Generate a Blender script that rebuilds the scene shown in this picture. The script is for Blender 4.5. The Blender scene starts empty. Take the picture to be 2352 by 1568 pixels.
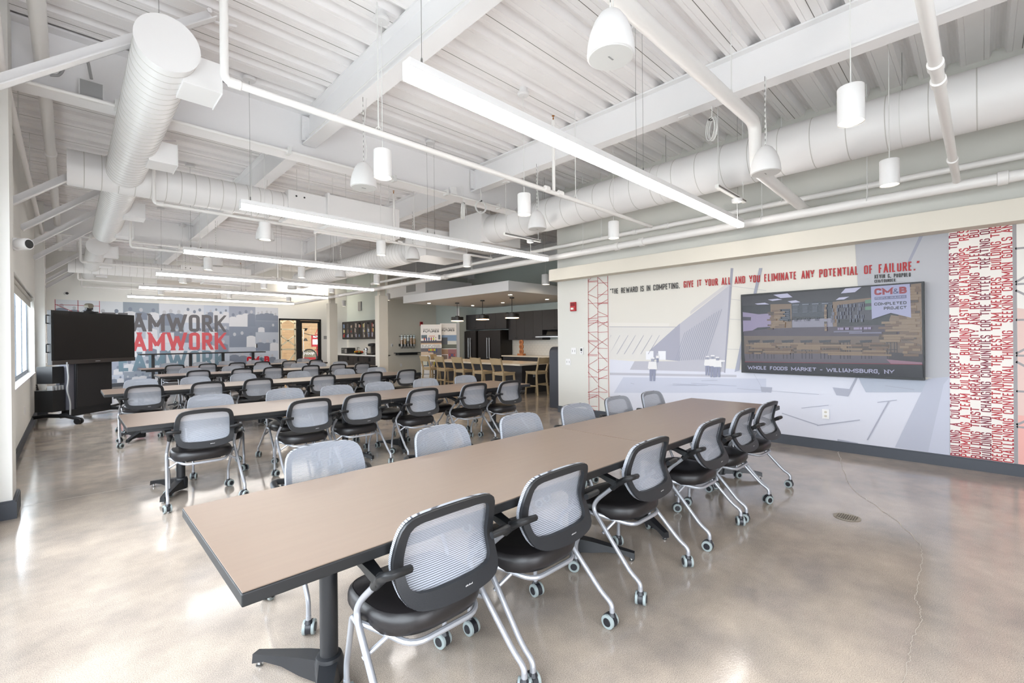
import bpy, math, random
from mathutils import Vector, Matrix
sc = bpy.context.scene
C = sc.collection
random.seed(7)
PI = math.pi
# ------------------------------------------------------------------ camera
F, YAW, PIT, ROL, EYE = 1048.3, .7709, -.0017, .0092, 1.43
def camera():
    c, s = math.cos(YAW), math.sin(YAW); cp, sp = math.cos(PIT), math.sin(PIT); cr, sr = math.cos(ROL), math.sin(ROL)
    r = Vector((c, -s, 0)); d = Vector((s, c, 0)); z = Vector((0, 0, 1))
    fwd = d*cp + z*sp; u = -d*sp + z*cp
    right = r*cr - u*sr; up = r*sr + u*cr
    cd = bpy.data.cameras.new('camera'); o = bpy.data.objects.new('camera', cd); C.objects.link(o)
    M = Matrix((right, up, -fwd)).transposed().to_4x4(); M.translation = (0, 0, EYE)
    o.matrix_world = M
    cd.sensor_width = 36; cd.lens = F/2352*36; cd.shift_y = -2.9/2352; cd.clip_start = .05; cd.clip_end = 200
    sc.camera = o
camera()
# ------------------------------------------------------------------ light and exposure
sc.view_settings.view_transform = 'Standard'; sc.view_settings.look = 'None'
sc.view_settings.gamma = 1; sc.view_settings.use_curve_mapping = False
sc.view_settings.exposure = 0.08
SKY = 11.0; LINEAR = 18.0; SPOT = 26.0
w = bpy.data.worlds.new('overcast_sky'); sc.world = w; w.use_nodes = True
bg = w.node_tree.nodes['Background']; bg.inputs[0].default_value = (.88, .925, 1, 1); bg.inputs[1].default_value = SKY
cy = sc.cycles
cy.use_denoising = True; cy.max_bounces = 8; cy.diffuse_bounces = 5; cy.glossy_bounces = 3; cy.transmission_bounces = 4
cy.transparent_max_bounces = 12; cy.sample_clamp_indirect = 6; cy.caustics_reflective = False; cy.caustics_refractive = False
cy.use_adaptive_sampling = True; cy.adaptive_threshold = .02; cy.use_light_tree = True
def portal(name, loc, rot, sx, sy):
    l = bpy.data.lights.new(name, 'AREA'); l.shape = 'RECTANGLE'; l.size = sx; l.size_y = sy
    o = bpy.data.objects.new(name, l); C.objects.link(o); o.location = loc; o.rotation_euler = rot
    l.cycles.is_portal = True
# ------------------------------------------------------------------ materials
def lin(v): v /= 255; return v/12.92 if v <= .04045 else ((v+.055)/1.055)**2.4
def rgb(r, g, b): return (lin(r), lin(g), lin(b), 1)
MATS = {}
def mat(name, col, rough=.6, metal=0, emit=None, es=0, bump=0, bscale=40, var=0, vscale=8, spec=None, alpha=None, coat=0):
    m = bpy.data.materials.new(name); m.use_nodes = True; nt = m.node_tree; N = nt.nodes; b = N['Principled BSDF']
    col = rgb(*col)
    b.inputs['Base Color'].default_value = col; b.inputs['Roughness'].default_value = rough; b.inputs['Metallic'].default_value = metal
    if spec is not None: b.inputs['Specular IOR Level'].default_value = spec
    if coat: b.inputs['Coat Weight'].default_value = coat; b.inputs['Coat Roughness'].default_value = .15
    if emit: b.inputs['Emission Color'].default_value = rgb(*emit); b.inputs['Emission Strength'].default_value = es
    if var or bump:
        tc = N.new('ShaderNodeTexCoord'); no = N.new('ShaderNodeTexNoise'); no.inputs['Scale'].default_value = vscale; no.inputs['Detail'].default_value = 4
        nt.links.new(tc.outputs['Object'], no.inputs['Vector'])
        if var:
            mx = N.new('ShaderNodeMix'); mx.data_type = 'RGBA'
            mx.inputs[6].default_value = tuple(c*(1-var) for c in col[:3])+(1,); mx.inputs[7].default_value = tuple(min(1, c*(1+var)) for c in col[:3])+(1,)
            nt.links.new(no.outputs['Fac'], mx.inputs[0]); nt.links.new(mx.outputs[2], b.inputs['Base Color'])
        if bump:
            n2 = N.new('ShaderNodeTexNoise'); n2.inputs['Scale'].default_value = bscale; nt.links.new(tc.outputs['Object'], n2.inputs['Vector'])
            bp = N.new('ShaderNodeBump'); bp.inputs['Strength'].default_value = bump; bp.inputs['Distance'].default_value = .01
            nt.links.new(n2.outputs['Fac'], bp.inputs['Height']); nt.links.new(bp.outputs[0], b.inputs['Normal'])
    if alpha is not None:
        tr = N.new('ShaderNodeBsdfTransparent'); ms = N.new('ShaderNodeMixShader'); ms.inputs[0].default_value = alpha
        nt.links.new(tr.outputs[0], ms.inputs[1]); nt.links.new(b.outputs[0], ms.inputs[2]); nt.links.new(ms.outputs[0], N['Material Output'].inputs[0])
    MATS[name] = m; return m
WALL = mat('painted_wall', (227, 226, 222), .75, var=.02, vscale=2)
WALLR = mat('mural_wall_paint', (206, 205, 199), .75, var=.02, vscale=2)
WALLG = mat('sage_grey_wall', (196, 204, 199), .75, var=.02, vscale=2)
WALLB = mat('beige_wall', (214, 208, 196), .75, var=.02, vscale=2)
WHITE = mat('white_paint', (222, 221, 221), .5)
STEEL = mat('painted_steel', (234, 233, 234), .45, var=.015, vscale=5)
DUCT = mat('duct_white', (232, 231, 231), .4)
DUCTLINE = mat('duct_seam', (196, 194, 190), .5)
PIPE = mat('pipe_white', (230, 228, 226), .38)
DECK = mat('deck_white', (240, 238, 238), .55, var=.02, vscale=6)
BASEB = mat('charcoal_baseboard', (66, 70, 78), .5)
BLACK = mat('black_plastic', (25, 26, 28), .42)
FRAMEBLK = mat('chair_frame_black', (31, 32, 35), .45, bump=.08, bscale=400)
LEATHER = mat('black_leather', (27, 24, 25), .4, bump=.05, bscale=260)
SILVER = mat('silver_tube', (172, 174, 180), .35, .55)
TYRE = mat('grey_tyre', (150, 160, 160), .5)
HOOD = mat('caster_hood', (32, 33, 38), .4)
EDGE = mat('black_edge', (19, 20, 22), .45)
METALBLK = mat('black_powder_coat', (31, 32, 35), .42, bump=.05, bscale=300)
CHROME = mat('brushed_steel', (190, 190, 190), .3, 1)
DARKOAK = mat('black_oak', (38, 36, 38), .5, var=.12, vscale=14)
BLKSTEEL = mat('black_stainless', (48, 45, 43), .35, .6)
STONE = mat('white_quartz', (226, 216, 198), .25, var=.03, vscale=3)
STOOLW = mat('ash_wood', (164, 144, 112), .5, var=.14, vscale=9)
WOODO = mat('orange_wood', (176, 112, 66), .5, var=.2, vscale=12)
RED = mat('alarm_red', (168, 24, 34), .4)
MRED = mat('mural_red', (168, 34, 44), .6)
MDK = mat('mural_black', (58, 58, 58), .6)
GREYPL = mat('grey_plastic', (150, 150, 150), .5)
LENS = mat('light_lens', (255, 255, 255), .5, emit=(255, 249, 243), es=LINEAR)
BULB = mat('downlight_lens', (255, 255, 255), .5, emit=(255, 240, 215), es=SPOT)
WARM = mat('pendant_glow', (255, 255, 255), .5, emit=(255, 205, 150), es=9)
CABLE = mat('white_cable', (220, 220, 218), .5)
WIRE = mat('steel_wire', (130, 130, 128), .4, .6)
SCREENB = mat('dark_screen', (24, 22, 23), .28)
TILE = mat('white_tile', (226, 222, 212), .25)
GLASSY = mat('cabinet_glass', (40, 38, 38), .08, spec=.8)
DARKGAP = mat('dark_gap', (120, 117, 113), .9)
def glassmat():
    m = bpy.data.materials.new('clear_glass'); m.use_nodes = True; nt = m.node_tree; N = nt.nodes
    g = N.new('ShaderNodeBsdfGlossy'); g.inputs['Roughness'].default_value = .02; t = N.new('ShaderNodeBsdfTransparent'); t.inputs[0].default_value = (.95, .97, .97, 1)
    mx = N.new('ShaderNodeMixShader')
    mx.inputs[0].default_value = .05; nt.links.new(t.outputs[0], mx.inputs[1]); nt.links.new(g.outputs[0], mx.inputs[2]); nt.links.new(mx.outputs[0], N['Material Output'].inputs[0])
    return m
GLASS = glassmat()
def floormat():
    m = bpy.data.materials.new('polished_concrete'); m.use_nodes = True; nt = m.node_tree; N = nt.nodes; L = nt.links; b = N['Principled BSDF']
    tc = N.new('ShaderNodeTexCoord')
    def noise(s, d=5, r=.6):
        n = N.new('ShaderNodeTexNoise'); n.inputs['Scale'].default_value = s; n.inputs['Detail'].default_value = d; n.inputs['Roughness'].default_value = r
        L.new(tc.outputs['Object'], n.inputs['Vector']); return n
    n1 = noise(.7, 6, .62); n2 = noise(260, 2, .7); n3 = noise(3.5, 5); n4 = noise(90, 2)
    r1 = N.new('ShaderNodeValToRGB'); e = r1.color_ramp.elements; e[0].position = .32; e[0].color = rgb(152, 142, 133); e[1].position = .68; e[1].color = rgb(204, 188, 172)
    L.new(n1.outputs['Fac'], r1.inputs[0])
    r2 = N.new('ShaderNodeValToRGB'); e = r2.color_ramp.elements; e[0].position = .36; e[0].color = (.5, .5, .52, 1); e[1].position = .6; e[1].color = (1.16, 1.15, 1.13, 1)
    L.new(n2.outputs['Fac'], r2.inputs[0])
    r3 = N.new('ShaderNodeValToRGB'); e = r3.color_ramp.elements; e[0].position = .3; e[0].color = (.8, .81, .84, 1); e[1].position = .7; e[1].color = (1.08, 1.07, 1.05, 1)
    L.new(n3.outputs['Fac'], r3.inputs[0])
    a = N.new('ShaderNodeMix'); a.data_type = 'RGBA'; a.blend_type = 'MULTIPLY'; a.inputs[0].default_value = .8
    L.new(r1.outputs[0], a.inputs[6]); L.new(r2.outputs[0], a.inputs[7])
    c2 = N.new('ShaderNodeMix'); c2.data_type = 'RGBA'; c2.blend_type = 'MULTIPLY'; c2.inputs[0].default_value = 1
    L.new(a.outputs[2], c2.inputs[6]); L.new(r3.outputs[0], c2.inputs[7]); L.new(c2.outputs[2], b.inputs['Base Color'])
    mr = N.new('ShaderNodeMapRange'); mr.inputs[1].default_value = .3; mr.inputs[2].default_value = .7; mr.inputs[3].default_value = .07; mr.inputs[4].default_value = .17
    L.new(n3.outputs['Fac'], mr.inputs[0]); L.new(mr.outputs[0], b.inputs['Roughness'])
    b.inputs['Specular IOR Level'].default_value = .65; b.inputs['Coat Weight'].default_value = .3; b.inputs['Coat Roughness'].default_value = .09
    bp = N.new('ShaderNodeBump'); bp.inputs['Strength'].default_value = .04; bp.inputs['Distance'].default_value = .01
    L.new(n4.outputs['Fac'], bp.inputs['Height']); L.new(bp.outputs[0], b.inputs['Normal'])
    return m
FLOOR = floormat()
def tablemat():
    m = bpy.data.materials.new('walnut_laminate'); m.use_nodes = True; nt = m.node_tree; N = nt.nodes; L = nt.links; b = N['Principled BSDF']
    tc = N.new('ShaderNodeTexCoord'); mp = N.new('ShaderNodeMapping'); mp.inputs['Scale'].default_value = (.8, 14, 1)
    n = N.new('ShaderNodeTexNoise'); n.inputs['Scale'].default_value = 3; n.inputs['Detail'].default_value = 6
    L.new(tc.outputs['Object'], mp.inputs[0]); L.new(mp.outputs[0], n.inputs['Vector'])
    r = N.new('ShaderNodeValToRGB'); e = r.color_ramp.elements; e[0].position = .3; e[0].color = rgb(126, 107, 94); e[1].position = .75; e[1].color = rgb(130, 111, 97)
    L.new(n.outputs['Fac'], r.inputs[0]); L.new(r.outputs[0], b.inputs['Base Color']); b.inputs['Roughness'].default_value = .33; b.inputs['Specular IOR Level'].default_value = .6
    return m
TABLE = tablemat()
def meshmat():
    m = bpy.data.materials.new('grey_mesh_fabric'); m.use_nodes = True; nt = m.node_tree; N = nt.nodes; L = nt.links; b = N['Principled BSDF']
    b.inputs['Roughness'].default_value = .6
    tc = N.new('ShaderNodeTexCoord'); sx = N.new('ShaderNodeSeparateXYZ'); L.new(tc.outputs['Object'], sx.inputs[0])
    mu = N.new('ShaderNodeMath'); mu.operation = 'MULTIPLY'; mu.inputs[1].default_value = 2*PI/.0066; L.new(sx.outputs[2], mu.inputs[0])
    si = N.new('ShaderNodeMath'); si.operation = 'SINE'; L.new(mu.outputs[0], si.inputs[0])
    mr = N.new('ShaderNodeMapRange'); mr.inputs[1].default_value = -1; mr.inputs[2].default_value = -.45; mr.inputs[3].default_value = 0; mr.inputs[4].default_value = 1; L.new(si.outputs[0], mr.inputs[0])
    mx = N.new('ShaderNodeMix'); mx.data_type = 'RGBA'; mx.inputs[6].default_value = rgb(70, 74, 84); mx.inputs[7].default_value = rgb(166, 169, 177)
    L.new(mr.outputs[0], mx.inputs[0]); L.new(mx.outputs[2], b.inputs['Base Color'])
    tr = N.new('ShaderNodeBsdfTransparent'); ms = N.new('ShaderNodeMixShader')
    al = N.new('ShaderNodeMapRange'); al.inputs[3].default_value = .45; al.inputs[4].default_value = .86; L.new(mr.outputs[0], al.inputs[0])
    L.new(al.outputs[0], ms.inputs[0]); L.new(tr.outputs[0], ms.inputs[1]); L.new(b.outputs[0], ms.inputs[2]); L.new(ms.outputs[0], N['Material Output'].inputs[0])
    return m
MESH = meshmat()
# ------------------------------------------------------------------ mesh helpers
def V(*a): return Vector(a)
def fillet(pts, r=.04, n=5):
    pts = [Vector(p) for p in pts]; out = [pts[0]]
    for i in range(1, len(pts)-1):
        a, b, c = pts[i-1], pts[i], pts[i+1]; u = (a-b); v = (c-b); ru = min(r, u.length*.48); rv = min(r, v.length*.48)
        p = b+u.normalized()*ru; q = b+v.normalized()*rv
        for k in range(n+1):
            t = k/n; out.append(p*(1-t)**2 + b*2*t*(1-t) + q*t*t)
    out.append(pts[-1]); return out
class MB:
    def __init__(s): s.v = []; s.f = []; s.m = []; s.mats = []
    def mi(s, m):
        if m not in s.mats: s.mats.append(m)
        return s.mats.index(m)
    def add(s, vs, fs, m):
        k = len(s.v); s.v += [tuple(p) for p in vs]; i = s.mi(m)
        for f in fs: s.f.append([k+j for j in f]); s.m.append(i)
        return s
    def box(s, x0, x1, y0, y1, z0, z1, m, R=None):
        vs = [V(x, y, z) for z in (z0, z1) for y in (y0, y1) for x in (x0, x1)]
        if R is not None: vs = [R @ p for p in vs]
        return s.add(vs, [(0, 2, 3, 1), (4, 5, 7, 6), (0, 1, 5, 4), (2, 6, 7, 3), (0, 4, 6, 2), (1, 3, 7, 5)], m)
    def prism(s, poly, d, m):  # poly: list of 3d points, d: extrusion vector
        n = len(poly); d = Vector(d); a = [Vector(p) for p in poly]; b = [p+d for p in a]
        return s.add(a+b, [tuple(range(n))[::-1], tuple(range(n, 2*n))]+[(i, (i+1) % n, n+(i+1) % n, n+i) for i in range(n)], m)
    def tube(s, pts, r, m, n=8, closed=False, cap=True, sy=1):
        pts = [Vector(p) for p in pts]; N = len(pts); rs = r if isinstance(r, (list, tuple)) else [r]*N
        T = []
        for i in range(N):
            a = pts[(i-1) % N] if (closed or i) else pts[0]; b = pts[(i+1) % N] if (closed or i < N-1) else pts[-1]
            T.append((b-a).normalized())
        up = V(0, 0, 1) if abs(T[0].z) < .9 else V(1, 0, 0)
        u = T[0].cross(up).normalized(); vs = []
        for i in range(N):
            u = (u-T[i]*u.dot(T[i])).normalized(); w2 = T[i].cross(u)
            for k in range(n):
                a = 2*PI*k/n; vs.append(pts[i]+u*math.cos(a)*rs[i]+w2*math.sin(a)*rs[i]*sy)
        fs = []
        for i in range(N if closed else N-1):
            j = (i+1) % N
            for k in range(n): fs.append((i*n+k, i*n+(k+1) % n, j*n+(k+1) % n, j*n+k))
        if cap and not closed: fs += [tuple(range(n))[::-1], tuple(range((N-1)*n, N*n))]
        return s.add(vs, fs, m)
    def lathe(s, prof, m, c=(0, 0, 0), n=20, axis='z', cap=True):
        vs = []; fs = []; c = Vector(c)
        for (r, h) in prof:
            for k in range(n):
                a = 2*PI*k/n; p = (r*math.cos(a), r*math.sin(a), h)
                if axis == 'x': p = (h, p[0], p[1])
                if axis == 'y': p = (p[0], h, p[1])
                vs.append(c+Vector(p))
        for i in range(len(prof)-1):
            for k in range(n): fs.append((i*n+k, i*n+(k+1) % n, (i+1)*n+(k+1) % n, (i+1)*n+k))
        if cap and prof[0][0] > 1e-5 and abs(prof[0][1]-prof[1][1]) > 1e-6: fs.append(tuple(range(n))[::-1])
        if cap and prof[-1][0] > 1e-5 and abs(prof[-1][1]-prof[-2][1]) > 1e-6: fs.append(tuple(range((len(prof)-1)*n, len(prof)*n)))
        return s.add(vs, fs, m)
    def poly(s, pts, m): return s.add([Vector(p) for p in pts], [tuple(range(len(pts)))], m)
    def build(s, name, parent=None, smooth=True, bevel=0, loc=None, ang=38):
        me = bpy.data.meshes.new(name); me.from_pydata(s.v, [], s.f)
        for m in s.mats: me.materials.append(m)
        me.polygons.foreach_set('material_index', s.m); me.update()
        if smooth: me.shade_smooth(); me.set_sharp_from_angle(angle=math.radians(ang))
        o = bpy.data.objects.new(name, me); C.objects.link(o)
        if parent: o.parent = parent
        if loc: o.location = loc
        if bevel:
            b = o.modifiers.new('bevel', 'BEVEL'); b.width = bevel; b.segments = 2; b.limit_method = 'ANGLE'; b.angle_limit = math.radians(50); b.harden_normals = False
        return o
def tag(o, label, cat, group=None):
    o['label'] = label; o['category'] = cat
    if group: o['group'] = group
    return o
def thing(name, label, cat, loc=(0, 0, 0), rz=0, group=None):
    o = bpy.data.objects.new(name, None); C.objects.link(o); o.location = loc; o.rotation_euler = (0, 0, rz); o.empty_display_size = .1
    return tag(o, label, cat, group)
def struct(mb, name, **k):
    o = mb.build(name, **k); o['kind'] = 'structure'; return o
def dup(o, parent=None):
    c = o.copy(); C.objects.link(c)
    if parent: c.parent = parent
    for ch in list(o.children): dup(ch, c)
    return c
_tc = {}
def textmesh(s, bold=.0):
    k = (s, bold)
    if k not in _tc:
        cu = bpy.data.curves.new('lettering', 'FONT'); cu.body = s; cu.size = 1; cu.offset = bold; cu.resolution_u = 3
        o = bpy.data.objects.new('lettering', cu); C.objects.link(o); bpy.context.view_layer.update()
        me = bpy.data.meshes.new_from_object(o.evaluated_get(bpy.context.evaluated_depsgraph_get()))
        vs = [v.co.copy() for v in me.vertices]; fs = [tuple(p.vertices) for p in me.polygons]
        bpy.data.objects.remove(o); bpy.data.curves.remove(cu); bpy.data.meshes.remove(me)
        x0 = min(v.x for v in vs); x1 = max(v.x for v in vs); y0 = min(v.y for v in vs); y1 = max(v.y for v in vs)
        _tc[k] = ([((v.x-x0)/(x1-x0), (v.y-y0)/(y1-y0)) for v in vs], fs, (x1-x0)/(y1-y0))
    return _tc[k]
# condensed block lettering drawn from strokes
_R = 'r'
GL = {'A': (.44, [[(0, 0), (.5, 1), (1, 0)], [(.17, .27), (.83, .27)]]), 'B': (.4, [[_R, (0, 1), (.92, 1), (.92, .53), (0, .53)], [_R, (0, .53), (1, .53), (1, 0), (0, 0)], [(0, 0), (0, 1)]]),
 'C': (.4, [[_R, (1, .7), (1, 1), (0, 1), (0, 0), (1, 0), (1, .3)]]), 'D': (.4, [[_R, (0, 1), (1, 1), (1, 0), (0, 0)], [(0, 0), (0, 1)]]),
 'E': (.34, [[(1, 1), (0, 1), (0, 0), (1, 0)], [(0, .52), (.85, .52)]]), 'F': (.34, [[(1, 1), (0, 1), (0, 0)], [(0, .52), (.85, .52)]]),
 'G': (.4, [[_R, (1, .72), (1, 1), (0, 1), (0, 0), (1, 0), (1, .48)], [(1, .5), (.55, .5)]]), 'H': (.4, [[(0, 0), (0, 1)], [(1, 0), (1, 1)], [(0, .52), (1, .52)]]),
 'I': (0, [[(0, 0), (0, 1)]]), 'J': (.34, [[_R, (1, 1), (1, 0), (0, 0), (0, .28)]]), 'K': (.42, [[(0, 0), (0, 1)], [(1, 1), (.08, .4)], [(.36, .58), (1, 0)]]),
 'L': (.32, [[(0, 1), (0, 0), (1, 0)]]), 'M': (.62, [[(0, 0), (0, 1), (.5, .22), (1, 1), (1, 0)]]), 'N': (.42, [[(0, 0), (0, 1), (1, 0), (1, 1)]]),
 'O': (.4, [[_R, 'c', (0, 0), (1, 0), (1, 1), (0, 1)]]), 'P': (.4, [[_R, (0, 1), (1, 1), (1, .46), (0, .46)], [(0, 0), (0, 1)]]),
 'R': (.4, [[_R, (0, 1), (.95, 1), (.95, .5), (0, .5)], [(0, 0), (0, 1)], [(.5, .5), (1, 0)]]), 'S': (.38, [[_R, (1, .74), (1, 1), (0, 1), (0, .56), (1, .46), (1, 0), (0, 0), (0, .26)]]),
 'T': (.4, [[(0, 1), (1, 1)], [(.5, 1), (.5, 0)]]), 'U': (.4, [[_R, (0, 1), (0, 0), (1, 0), (1, 1)]]), 'V': (.44, [[(0, 1), (.5, 0), (1, 1)]]),
 'W': (.82, [[(0, 1), (.25, 0), (.5, .85), (.75, 0), (1, 1)]]), 'X': (.42, [[(0, 0), (1, 1)], [(0, 1), (1, 0)]]), 'Y': (.44, [[(0, 1), (.5, .45), (1, 1)], [(.5, .45), (.5, 0)]]),
 'Z': (.38, [[(0, 1), (1, 1), (0, 0), (1, 0)]]), '.': (0, [[(0, 0), (0, .03)]]), ',': (.03, [[(1, .04), (0, -.12)]]), '-': (.2, [[(0, .45), (1, .45)]]), '/': (.34, [[(0, 0), (1, 1)]]),
 '&': (.46, [[_R, (1, 0), (.12, .76), (.2, 1), (.66, 1), (.66, .74), (0, .4), (0, 0), (.62, 0), (.98, .44)]]), '\u201c': (.16, [[(0, .82), (.2, 1)], [(.8, .82), (1, 1)]]), '\u201d': (.16, [[(.2, 1), (0, .82)], [(1, 1), (.8, .82)]]),
 '9': (.38, [[_R, (1, .45), (0, .45), (0, 1), (1, 1), (1, 0), (0, 0)]]), '2': (.38, [[_R, (0, .75), (0, 1), (1, 1), (1, .55), (0, .05)], [(0, 0), (1, 0)]]), '%': (.5, [[(0, 0), (1, 1)], [(.1, .85), (.1, .9)], [(.9, .1), (.9, .15)]]), ' ': (.3, [])}
def text(mb, s, O, U, W, m, bold=.02, wt=.17):
    """block lettering filling the parallelogram at O with edges U (reading direction) and W (up)"""
    O = Vector(O); U = Vector(U); W = Vector(W); H = W.length; L = U.length; u = U.normalized(); w_ = W.normalized(); nn = u.cross(w_).normalized()
    t = wt*H; nat = sum(GL[c][0] for c in s)*H; n = len(s); gap = .10*H
    base = n*t+(n-1)*gap
    if base > L*.72: q = L*.72/base; t *= q; gap *= q; base = n*t+(n-1)*gap
    k = (L-base)/max(nat, 1e-6); x = 0; lev = 0
    for c in s:
        gw = GL[c][0]*H*k; x0 = x+t/2; hy = H-wt*H; ty = wt*H
        tw = t
        for st in GL[c][1]:
            st = list(st); rnd = closed = False
            if st[0] == 'r': rnd = True; st = st[1:]
            if st[0] == 'c': closed = True; st = st[1:]
            P_ = [V(x0+a*gw, ty/2+b*hy, 0) for a, b in st]
            if len(P_) == 2 and abs(P_[0].x-P_[1].x) < 1e-6: P_[0].y -= ty/2; P_[1].y += ty/2
            elif len(P_) == 2 and abs(P_[0].y-P_[1].y) < 1e-6 and c in 'TZ2-': P_[0].x -= tw/2; P_[1].x += tw/2
            elif not rnd and not closed:
                if st[0][1] in (0, 1) and abs(P_[0].x-P_[1].x) < 1e-6: P_[0].y += (ty/2 if st[0][1] else -ty/2)
                if st[-1][1] in (0, 1) and abs(P_[-1].x-P_[-2].x) < 1e-6: P_[-1].y += (ty/2 if st[-1][1] else -ty/2)
            if closed:
                a = (P_[0]+P_[1])/2; P_ = [a]+P_[1:]+[P_[0], a]
            if rnd: P_ = fillet(P_, min(gw, hy)*.42+1e-5, 4)
            q = [P_[0]]
            for p in P_[1:]:
                if (p-q[-1]).length > 1e-6: q.append(p)
            if len(q) < 2: continue
            runs = [[q[0]]]
            for i in range(1, len(q)):
                runs[-1].append(q[i])
                if i < len(q)-1:
                    d0 = (q[i]-q[i-1]).normalized(); d1 = (q[i+1]-q[i]).normalized()
                    if d0.dot(d1) < -.15: runs.append([q[i]])
            for ri, P_ in enumerate(runs):
                N = len(P_); P_ = [p.copy() for p in P_]
                if not rnd and not closed:
                    for e, f in ((0, 1), (-1, -2)):
                        d = (P_[e]-P_[f]).normalized()
                        if abs(d.x) > .02 and abs(d.y) > .3 and (P_[e].y < ty*.6 or P_[e].y > H-ty*.6): P_[e] = P_[e]+d*ty
                A = []; B = []
                for i in range(N):
                    d0 = (P_[i]-P_[i-1]).normalized() if i else (P_[1]-P_[0]).normalized()
                    d1 = (P_[i+1]-P_[i]).normalized() if i < N-1 else d0
                    if closed and (i == 0 or i == N-1): d0 = d1 = (P_[1]-P_[0]).normalized()
                    b = V(-(d0.y+d1.y), d0.x+d1.x, 0).normalized()
                    cs = max(.5, b.dot(V(-d0.y, d0.x, 0))); b = b/cs*.5
                    for L_, sg in ((A, 1), (B, -1)):
                        z = P_[i]+V(b.x*tw, b.y*ty, 0)*sg
                        if c not in ',': z.y = min(H, max(0, z.y))
                        L_.append(z)
                lev += 1; off = nn*(.00006*(lev % 6))
                vs = [O+u*p.x+w_*p.y+off for p in A]+[O+u*p.x+w_*p.y+off for p in B]
                mb.add(vs, [(N+i, N+i+1, i+1, i) for i in range(N-1)], m)
        x += gw+t+gap
def textb(mb, s, O, U, W, m, bold=.0):
    vs, fs, _ = textmesh(s, bold); O = Vector(O); U = Vector(U); W = Vector(W)
    mb.add([O+U*a+W*b for a, b in vs], fs, m)
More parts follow.
